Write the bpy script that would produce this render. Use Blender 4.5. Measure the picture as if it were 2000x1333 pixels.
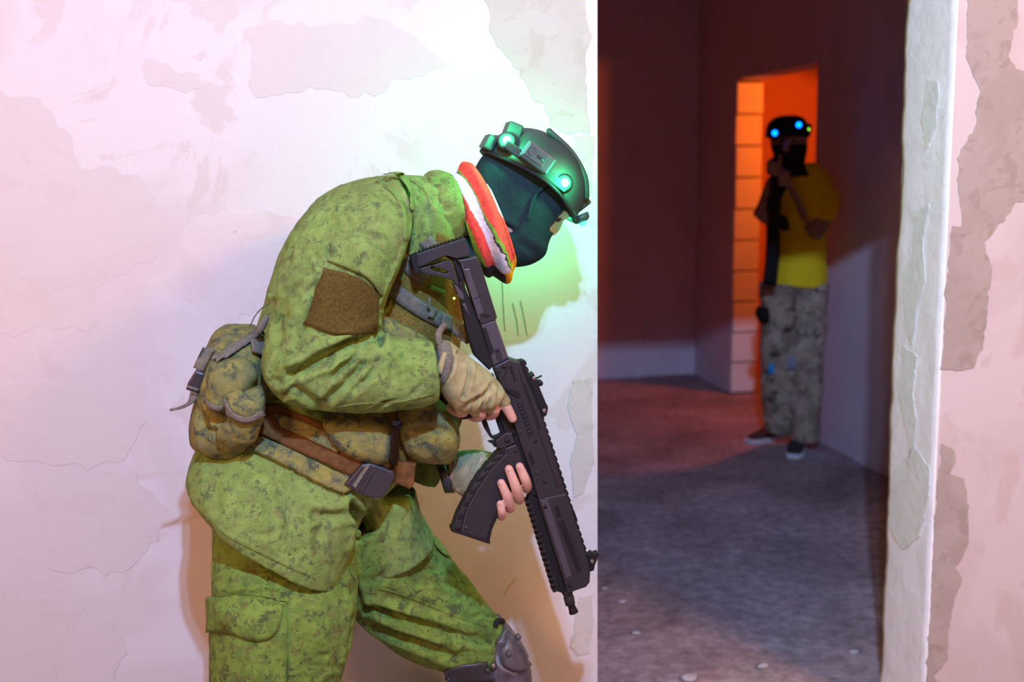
import bpy, bmesh, math, random
import numpy as np
from mathutils import Vector, Matrix, noise
from mathutils.bvhtree import BVHTree

random.seed(7); np.random.seed(7)
scn = bpy.context.scene
COL = scn.collection
for o in list(bpy.data.objects): bpy.data.objects.remove(o)

# ------------------------------------------------------------------ camera
F_PX = 2200.0
_y = np.array([622 - 1000, 330.5, -F_PX])
_d = np.array([167.0, -(_y[0] * 167 + F_PX * F_PX) / _y[1], -F_PX])
_Y = _y / np.linalg.norm(_y); _Z = -_d / np.linalg.norm(_d); _X = np.cross(_Y, _Z)
MC = np.stack([_X, _Y, _Z])                     # camera axes -> world axes
CAM = np.array([0.0, 0.0, 1.5])
cd = bpy.data.cameras.new('camera'); cam = bpy.data.objects.new('camera', cd); COL.objects.link(cam)
cd.sensor_width = 36.0; cd.lens = F_PX / 2000 * 36.0; cd.clip_start = 0.05
m4 = Matrix.Identity(4)
for i in range(3):
    for j in range(3): m4[i][j] = MC[i][j]
    m4[i][3] = CAM[i]
cam.matrix_world = m4
cd.dof.use_dof = True; cd.dof.focus_distance = 2.28; cd.dof.aperture_fstop = 2.6
scn.camera = cam

# ------------------------------------------------------------------ world, lamps, exposure
w = bpy.data.worlds.new('room_glow'); scn.world = w; w.use_nodes = True
w.node_tree.nodes['Background'].inputs[0].default_value = (1.0, 0.43, 0.14, 1)
w.node_tree.nodes['Background'].inputs[1].default_value = 0.26

def point_light(name, loc, col, power, radius, parent=None):
    l = bpy.data.lights.new(name, 'POINT'); l.color = col; l.energy = power; l.shadow_soft_size = radius
    o = bpy.data.objects.new(name, l); COL.objects.link(o); o.location = loc
    return o
point_light('key_lamp', (0.17, 0.0, 2.89), (0.37, 0.56, 1.0), 262, 0.03)
point_light('key_lamp_blue', (0.06, 0.0, 2.89), (0.28, 0.56, 1.0), 98, 0.03)
point_light('warm_fill', (-1.6, 0.1, 2.5), (1.0, 0.46, 0.19), 152, 0.30)  # added fill light on the left, warms the key's shadows
point_light('warm_fill', (2.5, 0.2, 2.95), (1.0, 0.47, 0.17), 185, 0.30)  # added fill light on the right, same purpose
_sl = bpy.data.lights.new('orange_lamp', 'SPOT'); _sl.color = (1.0, 0.15, 0.010); _sl.energy = 37; _sl.shadow_soft_size = 0.08; _sl.spot_size = math.radians(132); _sl.spot_blend = 0.1
_so = bpy.data.objects.new('orange_lamp', _sl); COL.objects.link(_so); _so.location = (3.35, 6.35, 1.9)
_so.rotation_euler = (Vector((2.95, 7.25, 0.80)) - _so.location).to_track_quat('-Z', 'Y').to_euler()
vs = scn.view_settings
vs.view_transform = 'Standard'; vs.look = 'None'; vs.exposure = 0.58; vs.gamma = 1.0; vs.use_curve_mapping = False

# ------------------------------------------------------------------ helpers
def ray(px, py):
    return MC @ np.array([px - 1000.0, -(py - 666.5), -F_PX])
def P(px, py, y):                                # point of the world at depth y seen at that pixel of the photo
    d = ray(px, py); return CAM + d * ((y + YS) / d[1])
YS = 0.0                                         # how much nearer to the wall the near person stands than drawn
def proj(V):
    c = (np.asarray(V) - CAM) @ MC
    return np.stack([1000 + F_PX * c[..., 0] / -c[..., 2], 666.5 - F_PX * c[..., 1] / -c[..., 2]], -1)

def crom(A, m):
    A = np.asarray(A, float); n = len(A); out = []
    for i in range(n - 1):
        p0 = A[max(i - 1, 0)]; p1 = A[i]; p2 = A[i + 1]; p3 = A[min(i + 2, n - 1)]
        if i == 0: p0 = 2 * p1 - p2
        if i == n - 2: p3 = 2 * p2 - p1
        for k in range(m):
            t = k / m
            out.append(0.5 * ((2 * p1) + (-p0 + p2) * t + (2 * p0 - 5 * p1 + 4 * p2 - p3) * t * t + (-p0 + 3 * p1 - 3 * p2 + p3) * t ** 3))
    out.append(A[-1]); return np.array(out)

def loft(secs, m=5, n=36, ex=1.0, cap=True):
    """secs: (A, B, yc, ry): A and B pixel pairs (or 3-D points when yc is None); a ring between them, ry deep along y"""
    A = []; B = []; D = []
    for s in secs:
        a, b, yc, ry = s[:4]
        if yc is None: A.append(a); B.append(b)
        else:
            ya, yb = yc if isinstance(yc, tuple) else (yc, yc)
            A.append(P(a[0], a[1], ya)); B.append(P(b[0], b[1], yb))
        D.append(ry)
    A = crom(A, m); B = crom(B, m); D = crom(np.array(D)[:, None], m)[:, 0]
    V = []; Fc = []
    sg = lambda t: math.copysign(abs(t) ** ex, t)
    for a, b, d in zip(A, B, D):
        c = (a + b) / 2; h = (a - b) / 2
        for k in range(n):
            t = 2 * math.pi * k / n
            V.append(c + h * sg(math.cos(t)) + np.array([0, d * sg(math.sin(t)), 0]))
    R = len(A)
    for i in range(R - 1):
        for k in range(n):
            k2 = (k + 1) % n
            Fc.append((i * n + k, i * n + k2, (i + 1) * n + k2, (i + 1) * n + k))
    if cap:
        V.append((A[0] + B[0]) / 2); V.append((A[-1] + B[-1]) / 2); c0 = len(V) - 2; c1 = len(V) - 1
        for k in range(n):
            k2 = (k + 1) % n
            Fc.append((c0, k2, k)); Fc.append((c1, (R - 1) * n + k, (R - 1) * n + k2))
    return np.array(V), Fc

def tube(pts, rad, m=5, n=14, round_end=True, flat=None):
    """round tube along 3-D points; flat = (axis vector, factor) squashes it"""
    C = crom(pts, m) if m > 1 else np.asarray(pts, float)
    if np.isscalar(rad): rad = [rad] * len(pts)
    r = crom(np.array(rad, float)[:, None], m)[:, 0] if m > 1 else np.array(rad, float)
    C = list(C); r = list(r)
    if round_end:
        t0 = C[0] - C[1]; t0 /= np.linalg.norm(t0); t1 = C[-1] - C[-2]; t1 /= np.linalg.norm(t1)
        pre = [(C[0] + t0 * r[0] * math.sin(a), r[0] * math.cos(a)) for a in (1.35, 1.0, 0.5)]
        post = [(C[-1] + t1 * r[-1] * math.sin(a), r[-1] * math.cos(a)) for a in (0.5, 1.0, 1.35)]
        C = [p[0] for p in pre] + C + [p[0] for p in post]; r = [p[1] for p in pre] + r + [p[1] for p in post]
    C = np.array(C); V = []; Fc = []; N = len(C)
    up = None
    for i in range(N):
        t = C[min(i + 1, N - 1)] - C[max(i - 1, 0)]; t = t / (np.linalg.norm(t) + 1e-12)
        if up is None:
            up = np.cross(t, [0.3, 0.9, 0.2]); up /= np.linalg.norm(up)
        up = up - t * np.dot(up, t); up /= np.linalg.norm(up)
        s = np.cross(t, up)
        for k in range(n):
            a = 2 * math.pi * k / n
            off = (up * math.cos(a) + s * math.sin(a)) * r[i]
            if flat is not None:
                ax = np.array(flat[0], float); ax /= np.linalg.norm(ax)
                off = off - ax * np.dot(off, ax) * (1 - flat[1])
            V.append(C[i] + off)
    for i in range(N - 1):
        for k in range(n):
            k2 = (k + 1) % n
            Fc.append((i * n + k, i * n + k2, (i + 1) * n + k2, (i + 1) * n + k))
    Fc.append(tuple(range(n - 1, -1, -1))); Fc.append(tuple((N - 1) * n + k for k in range(n)))
    return np.array(V), Fc

def box(c, s, rot=None):
    c = np.array(c, float); V = []
    for z in (-1, 1):
        for y in (-1, 1):
            for x in (-1, 1):
                v = np.array([x * s[0], y * s[1], z * s[2]]) / 2
                if rot is not None: v = np.array(rot) @ v
                V.append(c + v)
    return np.array(V), [(0, 2, 3, 1), (4, 5, 7, 6), (0, 1, 5, 4), (2, 6, 7, 3), (0, 4, 6, 2), (1, 3, 7, 5)]
def box2(a, b):
    a = np.array(a, float); b = np.array(b, float); return box((a + b) / 2, b - a)
def ball(c, r, n=14, scale=(1, 1, 1), rot=None):
    V = []; Fc = []; c = np.array(c, float)
    for i in range(n + 1):
        p = math.pi * i / n
        for k in range(2 * n):
            t = math.pi * k / n
            v = np.array([math.sin(p) * math.cos(t) * scale[0], math.sin(p) * math.sin(t) * scale[1], math.cos(p) * scale[2]]) * r
            if rot is not None: v = np.array(rot) @ v
            V.append(c + v)
    for i in range(n):
        for k in range(2 * n):
            k2 = (k + 1) % (2 * n)
            Fc.append((i * 2 * n + k, (i + 1) * 2 * n + k, (i + 1) * 2 * n + k2, i * 2 * n + k2))
    return np.array(V), Fc
def join(parts):
    V = []; Fc = []; o = 0
    for v, f in parts:
        V.append(v); Fc += [tuple(i + o for i in q) for q in f]; o += len(v)
    return np.concatenate(V), Fc

def mesh_of(name, vf, smooth=True, clean=True):
    me = bpy.data.meshes.new(name); me.from_pydata([tuple(v) for v in vf[0]], [], vf[1])
    if clean:
        bm = bmesh.new(); bm.from_mesh(me)
        bmesh.ops.remove_doubles(bm, verts=bm.verts, dist=1e-6)
        bmesh.ops.recalc_face_normals(bm, faces=bm.faces); bm.to_mesh(me); bm.free()
    if smooth: me.polygons.foreach_set('use_smooth', [True] * len(me.polygons))
    me.update(); return me
def obj(name, me, mat, parent=None, bevel=0, label=None, sub=0):
    if not isinstance(me, bpy.types.Mesh): me = mesh_of(name, me, smooth=bevel == 0)
    o = bpy.data.objects.new(name, me); COL.objects.link(o)
    if mat is not None:
        me.materials.clear(); me.materials.append(mat)
    if parent is not None: put(o, parent)
    if bevel:
        b = o.modifiers.new('b', 'BEVEL'); b.width = bevel; b.segments = 2; b.limit_method = 'ANGLE'; b.angle_limit = 0.6
        me.polygons.foreach_set('use_smooth', [False] * len(me.polygons))
    if sub:
        s = o.modifiers.new('s', 'SUBSURF'); s.levels = sub; s.render_levels = sub
    if label: o['label'] = label
    return o
def put(o, parent):
    o.parent = parent; base = parent
    while base.parent is not None: base = base.parent
    # children keep world coordinates: only the root Empty is moved
    o.matrix_parent_inverse = Matrix.Translation(-Vector(base.location)) if parent is base else Matrix.Identity(4)
def thing(name, label, cat, loc, group=None):
    o = bpy.data.objects.new(name, None); COL.objects.link(o); o.location = loc; o.empty_display_size = 0.1
    o['label'] = label; o['category'] = cat
    if group: o['group'] = group
    return o
def struct(name, vf, mat, parent=None, bevel=0, smooth=False):
    me = mesh_of(name, vf, smooth); o = obj(name, me, mat, parent, bevel)
    if parent is None: o['kind'] = 'structure'
    return o

def evaluated(o):
    dg = bpy.context.evaluated_depsgraph_get(); e = o.evaluated_get(dg)
    me = bpy.data.meshes.new_from_object(e); return me
def union(name, parts, voxel, smooth=4):
    o = obj(name, mesh_of(name, join(parts), clean=False), None)
    bm = bmesh.new(); bm.from_mesh(o.data); bmesh.ops.recalc_face_normals(bm, faces=bm.faces); bm.to_mesh(o.data); bm.free()
    r = o.modifiers.new('r', 'REMESH'); r.mode = 'VOXEL'; r.voxel_size = voxel; r.use_smooth_shade = True
    if smooth:
        s = o.modifiers.new('s', 'SMOOTH'); s.iterations = smooth; s.factor = 0.5
    me = evaluated(o); old = o.data; bpy.data.objects.remove(o); bpy.data.meshes.remove(old)
    me.name = name
    me.polygons.foreach_set('use_smooth', [True] * len(me.polygons))
    return me
def get_v(me):
    a = np.empty(len(me.vertices) * 3); me.vertices.foreach_get('co', a); return a.reshape(-1, 3)
def get_n(me):
    a = np.empty(len(me.vertices) * 3); me.vertices.foreach_get('normal', a); return a.reshape(-1, 3)
def set_v(me, V):
    me.vertices.foreach_set('co', V.reshape(-1)); me.update()

def sculpt(me, strokes):
    """strokes: (pixel polyline, radius px, depth m (+ in, - out), taper): folds pressed into the side of the cloth that faces the room"""
    V = get_v(me); N = get_n(me); px = proj(V)
    view = CAM - V; view /= np.linalg.norm(view, axis=1)[:, None]
    face = np.clip((N * view).sum(1) * 3, 0, 1)
    D = np.zeros(len(V))
    for st in strokes:
        pl, r, dep = st[:3]; tap = st[3] if len(st) > 3 else 1
        pl = crom(np.array(pl, float), 4); best = np.full(len(V), 1e9); tb = np.zeros(len(V)); n = len(pl) - 1
        lo = pl.min(0) - 4 * r; hi = pl.max(0) + 4 * r
        idx = np.where((px[:, 0] > lo[0]) & (px[:, 0] < hi[0]) & (px[:, 1] > lo[1]) & (px[:, 1] < hi[1]) & (face > 0))[0]
        q = px[idx]; bs = np.full(len(idx), 1e9); ts = np.zeros(len(idx))
        for i in range(n):
            a = pl[i]; b = pl[i + 1]; ab = b - a
            t = np.clip(((q - a) @ ab) / (ab @ ab + 1e-9), 0, 1)
            dd = np.linalg.norm(q - (a + t[:, None] * ab), axis=1)
            k = dd < bs; bs[k] = dd[k]; ts[k] = (i + t[k]) / n
        prof = np.exp(-(bs / r) ** 2) - 0.35 * np.exp(-((bs - 1.9 * r) / (0.8 * r)) ** 2)
        tp = np.sin(np.pi * np.clip(ts * 0.92 + 0.04, 0, 1)) ** 0.6 if tap else 1.0
        D[idx] -= 1.3 * dep * prof * tp
    V = V + N * (D * face)[:, None]
    set_v(me, V)
def rumple(me, amp, freq, stretch=(1, 1, 1), seed=0):
    V = get_v(me); N = get_n(me); s = np.array(stretch) * freq
    d = np.array([noise.noise(Vector((v[0] * s[0] + seed, v[1] * s[1], v[2] * s[2]))) + 0.5 * noise.noise(Vector((v[0] * s[0] * 2.1, v[1] * s[1] * 2.1 + seed, v[2] * s[2] * 2.1))) for v in V])
    set_v(me, V + N * (d * amp)[:, None])

def bvh(*objs):
    V = []; Fc = []; o = 0
    for ob in objs:
        me = ob.data; v = get_v(me); V += [Vector(x) for x in v]
        Fc += [tuple(i + o for i in p.vertices) for p in me.polygons]; o += len(v)
    return BVHTree.FromPolygons(V, Fc)
def lay(tree, px, py, lift, fallback=2.1):
    d = Vector(ray(px, py)).normalized()
    h = tree.ray_cast(Vector(CAM), d)
    if h[0] is None: return P(px, py, fallback) - np.array([0, lift, 0])
    n = h[1] if h[1].dot(d) < 0 else -h[1]
    n = (n * 0.5 - d * 0.5).normalized()
    return np.array(h[0] + n * lift)
def patch(tree, e0, e1, nu=16, nv=8, lift=0.004, thick=0.004, fallback=2.1, bulge=0.0, relax=3):
    """cloth piece laid on what it is sewn to: e0 and e1 are two opposite edges (pixel polylines)"""
    def rs(e, n):
        e = crom(np.array(e, float), 6); L = np.r_[0, np.cumsum(np.linalg.norm(np.diff(e, axis=0), axis=1))]
        t = np.linspace(0, L[-1], n); return np.stack([np.interp(t, L, e[:, 0]), np.interp(t, L, e[:, 1])], 1)
    a = rs(e0, nu); b = rs(e1, nu); G = np.zeros((nv, nu, 3))
    for j in range(nv):
        t = j / (nv - 1)
        for i in range(nu):
            s = i / (nu - 1); q = a[i] * (1 - t) + b[i] * t
            G[j, i] = lay(tree, q[0], q[1], lift + bulge * math.sin(math.pi * t) ** 0.7 * math.sin(math.pi * s) ** 0.5, fallback)
    for _ in range(relax):
        yy = G.copy(); yy[1:-1, :] = (G[:-2] + G[2:] + 2 * G[1:-1]) / 4; yy[:, 1:-1] = (yy[:, :-2] + yy[:, 2:] + 2 * yy[:, 1:-1]) / 4
        G[..., 1] = np.minimum(yy[..., 1], G[..., 1] + 0.002)
    top = G.reshape(-1, 3); dv = np.array([0, 1.0, 0]) * (thick)
    V = np.concatenate([top, top + dv]); Fc = []; o = nu * nv
    for j in range(nv - 1):
        for i in range(nu - 1):
            k = j * nu + i
            Fc.append((k, k + 1, k + nu + 1, k + nu)); Fc.append((o + k, o + k + nu, o + k + nu + 1, o + k + 1))
    for i in range(nu - 1):
        Fc.append((i, o + i, o + i + 1, i + 1)); k = (nv - 1) * nu + i; Fc.append((k, k + 1, o + k + 1, o + k))
    for j in range(nv - 1):
        k = j * nu; Fc.append((k, k + nu, o + k + nu, o + k)); k = j * nu + nu - 1; Fc.append((k, o + k, o + k + nu, k + nu))
    return V, Fc
def strap(tree, line, width, lift=0.004, thick=0.003, nu=20, fallback=2.1):
    pl = crom(np.array(line, float), 6); t = np.gradient(pl, axis=0); t /= np.linalg.norm(t, axis=1)[:, None]
    nn = np.stack([-t[:, 1], t[:, 0]], 1) * width / 2
    return patch(tree, (pl + nn)[::3], (pl - nn)[::3], nu, 4, lift, thick, fallback)

def plate(polys, y0, half, bev=0.0015, plane=None):
    """solid piece cut to an outline (first polygon; the others are holes), thick along y"""
    cu = bpy.data.curves.new('c', 'CURVE'); cu.dimensions = '2D'; cu.fill_mode = 'BOTH'
    cu.extrude = max(half - bev, 0.0002); cu.bevel_depth = bev; cu.bevel_resolution = 1; cu.offset = -bev
    for p in polys:
        s = cu.splines.new('POLY'); s.points.add(len(p) - 1)
        for i, q in enumerate(p):
            v = P(q[0], q[1], y0) if plane is None else np.array([q[0], 0, q[1]])
            s.points[i].co = (v[0], v[2], 0, 1)
        s.use_cyclic_u = True
    o = bpy.data.objects.new('c', cu); COL.objects.link(o); me = evaluated(o)
    bpy.data.objects.remove(o); bpy.data.curves.remove(cu)
    V = get_v(me); set_v(me, np.stack([V[:, 0], (y0 + YS if plane is None else y0) + V[:, 2], V[:, 1]], 1))
    bm = bmesh.new(); bm.from_mesh(me); bmesh.ops.remove_doubles(bm, verts=bm.verts, dist=1e-6)
    bmesh.ops.recalc_face_normals(bm, faces=bm.faces); bm.to_mesh(me); bm.free()
    me.polygons.foreach_set('use_smooth', [False] * len(me.polygons)); me.update()
    return me
def lathe(a, b, prof, n=20):
    """prof: (t along a->b, radius)"""
    a = np.array(a, float); b = np.array(b, float); t = b - a
    u = np.cross(t, [0.1, 1, 0.05]); u /= np.linalg.norm(u); v = np.cross(t / np.linalg.norm(t), u)
    V = []; Fc = []
    for s, r in prof:
        for k in range(n):
            q = 2 * math.pi * k / n; V.append(a + t * s + (u * math.cos(q) + v * math.sin(q)) * r)
    R = len(prof)
    for i in range(R - 1):
        for k in range(n):
            k2 = (k + 1) % n; Fc.append((i * n + k, i * n + k2, (i + 1) * n + k2, (i + 1) * n + k))
    Fc.append(tuple(range(n - 1, -1, -1))); Fc.append(tuple((R - 1) * n + k for k in range(n)))
    return np.array(V), Fc

# ------------------------------------------------------------------ materials
def nodes(m):
    m.use_nodes = True; nt = m.node_tree; return nt, nt.nodes, nt.links, nt.nodes['Principled BSDF']
def ramp(N, stops, interp='LINEAR'):
    r = N.new('ShaderNodeValToRGB'); r.color_ramp.interpolation = interp; e = r.color_ramp.elements
    while len(e) < len(stops): e.new(0.5)
    for k, (p, c) in enumerate(stops):
        e[k].position = p; e[k].color = (*c, 1) if len(c) == 3 else c
    return r
def noise_node(N, L, co, scale, detail=4, rough=0.6, dist=0.0):
    t = N.new('ShaderNodeTexNoise'); t.inputs['Scale'].default_value = scale; t.inputs['Detail'].default_value = detail
    t.inputs['Roughness'].default_value = rough; t.inputs['Distortion'].default_value = dist
    L.new(co, t.inputs['Vector']); return t
def mixc(N, L, fac, a, b, mode='MIX'):
    x = N.new('ShaderNodeMix'); x.data_type = 'RGBA'; x.blend_type = mode
    if hasattr(fac, 'links'): L.new(fac, x.inputs[0])
    else: x.inputs[0].default_value = fac
    for s, v in ((6, a), (7, b)):
        if hasattr(v, 'links'): L.new(v, x.inputs[s])
        else: x.inputs[s].default_value = (*v, 1)
    return x.outputs[2]
def bump(N, L, B, h, strength, dist=0.002):
    b = N.new('ShaderNodeBump'); b.inputs['Strength'].default_value = strength; b.inputs['Distance'].default_value = dist
    L.new(h, b.inputs['Height']); L.new(b.outputs[0], B.inputs['Normal'])
KEEP = {'yellow_shirt', 'grey_camo', 'skin_tanned', 'dark_shoe', 'white_rubber', 'blue_light_spot', 'grey_patch', 'black_cloth', 'mortar', 'plaster_dust', 'room_plaster', 'aerated_block', 'side_room_plaster', 'reveal_filler', 'greenish_filler'}
def tone(name, *cs):
    k = 1.0 if name in KEEP else 0.68
    return [tuple(v * k for v in c) for c in cs]
def plain(name, col, rough=0.6, metal=0.0, var=0.12, scale=60, bmp=0.15, spec=0.5, sheen=0.0):
    m = bpy.data.materials.new(name); nt, N, L, B = nodes(m)
    co = N.new('ShaderNodeTexCoord').outputs['Object']; t = noise_node(N, L, co, scale, 5)
    col, = tone(name, col)
    dark = tuple(c * (1 - var * 2) for c in col); lite = tuple(min(1, c * (1 + var * 2)) for c in col)
    r = ramp(N, [(0.3, dark), (0.7, lite)]); L.new(t.outputs['Fac'], r.inputs[0]); L.new(r.outputs[0], B.inputs['Base Color'])
    B.inputs['Roughness'].default_value = rough; B.inputs['Metallic'].default_value = metal
    B.inputs['Specular IOR Level'].default_value = spec
    if sheen: B.inputs['Sheen Weight'].default_value = sheen
    if bmp:
        t2 = noise_node(N, L, co, scale * 6, 3); bump(N, L, B, t2.outputs['Fac'], bmp, 0.001)
    return m
def emit(name, col, s):
    m = bpy.data.materials.new(name); nt, N, L, B = nodes(m)
    B.inputs['Base Color'].default_value = (*col, 1); B.inputs['Emission Color'].default_value = (*col, 1); B.inputs['Emission Strength'].default_value = s
    return m
def camo(name, base, mid, dark, brown, scale=42, fade=0.0, fadecol=(0.5, 0.52, 0.42), cover=0.5, weave=0.25):
    m = bpy.data.materials.new(name); nt, N, L, B = nodes(m)
    base, mid, dark, brown, fadecol = tone(name, base, mid, dark, brown, fadecol)
    tc = N.new('ShaderNodeTexCoord').outputs['Object']
    sn = N.new('ShaderNodeVectorMath'); sn.operation = 'SNAP'; sn.inputs[1].default_value = (0.0028,) * 3; L.new(tc, sn.inputs[0])
    co = sn.outputs[0]
    a = noise_node(N, L, co, scale * 0.45, 6, 0.72, 0.3); b = noise_node(N, L, co, scale * 0.6, 6, 0.75, 0.4); c = noise_node(N, L, tc, scale * 0.16, 3, 0.6)
    mp = N.new('ShaderNodeVectorMath'); mp.operation = 'ADD'; mp.inputs[1].default_value = (3.1, 7.7, 1.9); L.new(co, mp.inputs[0]); L.new(mp.outputs[0], b.inputs['Vector'])
    d = noise_node(N, L, co, scale * 0.5, 6, 0.75, 0.2); mp2 = N.new('ShaderNodeVectorMath'); mp2.operation = 'ADD'; mp2.inputs[1].default_value = (9.3, 2.2, 5.6); L.new(co, mp2.inputs[0]); L.new(mp2.outputs[0], d.inputs['Vector'])
    r1 = ramp(N, [(0.5 - 0.06 * cover, (0, 0, 0)), (0.56, (1, 1, 1))]); L.new(a.outputs['Fac'], r1.inputs[0])
    r2 = ramp(N, [(0.57 - 0.04 * cover, (0, 0, 0)), (0.60, (1, 1, 1))]); L.new(b.outputs['Fac'], r2.inputs[0])
    r3 = ramp(N, [(0.54, (0, 0, 0)), (0.62, (1, 1, 1))]); L.new(d.outputs['Fac'], r3.inputs[0])
    x = mixc(N, L, r1.outputs[0], base, mid); x = mixc(N, L, r3.outputs[0], x, brown); x = mixc(N, L, r2.outputs[0], x, dark)
    if fade:
        rf = ramp(N, [(0.35, (fade * 0.35,) * 3), (0.68, (fade,) * 3)]); L.new(c.outputs['Fac'], rf.inputs[0]); x = mixc(N, L, rf.outputs[0], x, fadecol)
    L.new(x, B.inputs['Base Color']); B.inputs['Roughness'].default_value = 0.9; B.inputs['Specular IOR Level'].default_value = 0.15
    t2 = noise_node(N, L, tc, 420, 3); t3 = noise_node(N, L, tc, 34, 4, 0.6)
    ad = N.new('ShaderNodeMath'); ad.operation = 'MULTIPLY_ADD'; ad.inputs[1].default_value = 4.0; L.new(t3.outputs['Fac'], ad.inputs[0]); L.new(t2.outputs['Fac'], ad.inputs[2])
    bump(N, L, B, ad.outputs[0], weave, 0.0018)
    return m
def plaster(name, a, b, c, s1=1.6, crack=0.3, bm=0.5):
    """trowelled filler: broad soft patches of two near whites, pits and scratches"""
    m = bpy.data.materials.new(name); nt, N, L, B = nodes(m)
    co = N.new('ShaderNodeTexCoord').outputs['Object']
    a, b, c = tone(name, a, b, c)
    t1 = noise_node(N, L, co, s1, 5, 0.55, 0.6); r1 = ramp(N, [(0.44, (0, 0, 0)), (0.5, (0.8,) * 3), (0.7, (1, 1, 1))]); L.new(t1.outputs['Fac'], r1.inputs[0])
    x = mixc(N, L, r1.outputs[0], a, b)
    t2 = noise_node(N, L, co, s1 * 2.3, 6, 0.6, 1.0); r2 = ramp(N, [(0.56, (0, 0, 0)), (0.60, (0.8,) * 3)]); L.new(t2.outputs['Fac'], r2.inputs[0])
    x = mixc(N, L, r2.outputs[0], x, c)
    t3 = noise_node(N, L, co, 190, 2, 0.5); r3 = ramp(N, [(0.735, (0, 0, 0)), (0.76, (crack,) * 3)]); L.new(t3.outputs['Fac'], r3.inputs[0])
    x = mixc(N, L, r3.outputs[0], x, tuple(v * 0.35 for v in c))
    L.new(x, B.inputs['Base Color']); B.inputs['Roughness'].default_value = 0.92; B.inputs['Specular IOR Level'].default_value = 0.12
    t4 = noise_node(N, L, co, 26, 8, 0.7, 0.8); bump(N, L, B, t4.outputs['Fac'], bm, 0.004)
    return m

M = {}
M['wall'] = plaster('white_plaster', (0.80, 0.745, 0.75), (0.86, 0.83, 0.85), (0.77, 0.70, 0.685))
M['wallr'] = M['wall']
M['tan'] = plaster('tan_render', (0.55, 0.50, 0.46), (0.60, 0.55, 0.51), (0.49, 0.44, 0.40), 6, 0.6, 0.9)
M['greyr'] = plaster('pale_grey_render', (0.70, 0.665, 0.62), (0.73, 0.70, 0.655), (0.66, 0.615, 0.56), 5, 0.7, 0.8)
M['reveal'] = plaster('reveal_filler', (0.90, 0.91, 0.91), (0.93, 0.94, 0.94), (0.86, 0.87, 0.86), 5, 0.5, 1.0)
M['revealdk'] = plaster('greenish_filler', (0.76, 0.80, 0.75), (0.79, 0.83, 0.78), (0.73, 0.76, 0.71), 8, 0.5, 1.0)
M['room'] = plaster('room_plaster', (0.78, 0.61, 0.70), (0.82, 0.65, 0.73), (0.75, 0.58, 0.66), 1.2, 0.3, 0.5)
M['block'] = plaster('aerated_block', (0.84, 0.78, 0.72), (0.87, 0.81, 0.75), (0.80, 0.74, 0.68), 4, 0.5, 0.8)
M['mortar'] = plain('mortar', (0.16, 0.13, 0.11), 0.95)
M['floor'] = None; M['crumb'] = plain('plaster_dust', (0.45, 0.42, 0.44), 0.9); M['groove'] = plain('groove_strip', (0.74, 0.62, 0.54), 0.95)
def floor_mat():
    m = bpy.data.materials.new('dusty_concrete'); nt, N, L, B = nodes(m)
    co = N.new('ShaderNodeTexCoord').outputs['Object']
    t1 = noise_node(N, L, co, 1.7, 8, 0.65, 0.8); r1 = ramp(N, [(0.32, (0.26, 0.195, 0.21)), (0.5, (0.42, 0.315, 0.335)), (0.72, (0.60, 0.47, 0.49))]); L.new(t1.outputs['Fac'], r1.inputs[0])
    t2 = noise_node(N, L, co, 22, 6, 0.7); r2 = ramp(N, [(0.35, (0.6,) * 3), (0.7, (1.25,) * 3)]); L.new(t2.outputs['Fac'], r2.inputs[0])
    x = mixc(N, L, 1.0, r1.outputs[0], r2.outputs[0], 'MULTIPLY')
    t3 = noise_node(N, L, co, 60, 3, 0.5); r3 = ramp(N, [(0.75, (0, 0, 0)), (0.80, (0.5,) * 3)]); L.new(t3.outputs['Fac'], r3.inputs[0])
    x = mixc(N, L, r3.outputs[0], x, (0.5, 0.48, 0.48))
    L.new(x, B.inputs['Base Color']); B.inputs['Roughness'].default_value = 0.8; B.inputs['Specular IOR Level'].default_value = 0.25
    bump(N, L, B, t2.outputs['Fac'], 0.5, 0.006); return m
M['floor'] = floor_mat()
M['jacket'] = camo('jacket_camo', (0.235, 0.385, 0.075), (0.155, 0.26, 0.048), (0.058, 0.092, 0.034), (0.175, 0.18, 0.052), 84, 0.40, (0.33, 0.44, 0.15), cover=1.0)
M['trousers'] = camo('trousers_camo', (0.205, 0.335, 0.052), (0.125, 0.215, 0.036), (0.050, 0.075, 0.03), (0.14, 0.13, 0.042), 80, 0.25, (0.25, 0.35, 0.09))
M['webcamo'] = camo('webbing_camo', (0.36, 0.33, 0.075), (0.21, 0.22, 0.075), (0.075, 0.10, 0.07), (0.20, 0.20, 0.10), 60, 0.0, cover=2.0)
M['velcro'] = plain('brown_velcro', (0.115, 0.080, 0.018), 0.95, var=0.22, scale=240, bmp=0.5, spec=0.1)
M['vest'] = plain('brown_mesh', (0.23, 0.165, 0.035), 0.9, var=0.25, scale=260, bmp=0.5, spec=0.1)
M['brownpad'] = plain('brown_pad', (0.17, 0.08, 0.025), 0.85, var=0.15, scale=90, bmp=0.3, spec=0.15)
M['web'] = plain('grey_webbing', (0.20, 0.18, 0.14), 0.85, var=0.15, scale=150, bmp=0.3, spec=0.15)
M['blackweb'] = plain('black_webbing', (0.018, 0.016, 0.016), 0.8, scale=150, bmp=0.3, spec=0.2)
M['plastic'] = plain('black_plastic', (0.035, 0.031, 0.037), 0.42, scale=300, bmp=0.08, spec=0.5)
M['gun'] = plain('gun_black', (0.022, 0.019, 0.023), 0.52, scale=420, bmp=0.12, spec=0.4)
M['gunlite'] = plain('gun_worn_grey', (0.060, 0.050, 0.068), 0.52, scale=420, bmp=0.12, spec=0.45)
M['gundark'] = plain('gun_matt_black', (0.010, 0.009, 0.011), 0.6, scale=420, bmp=0.08, spec=0.25)
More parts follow.
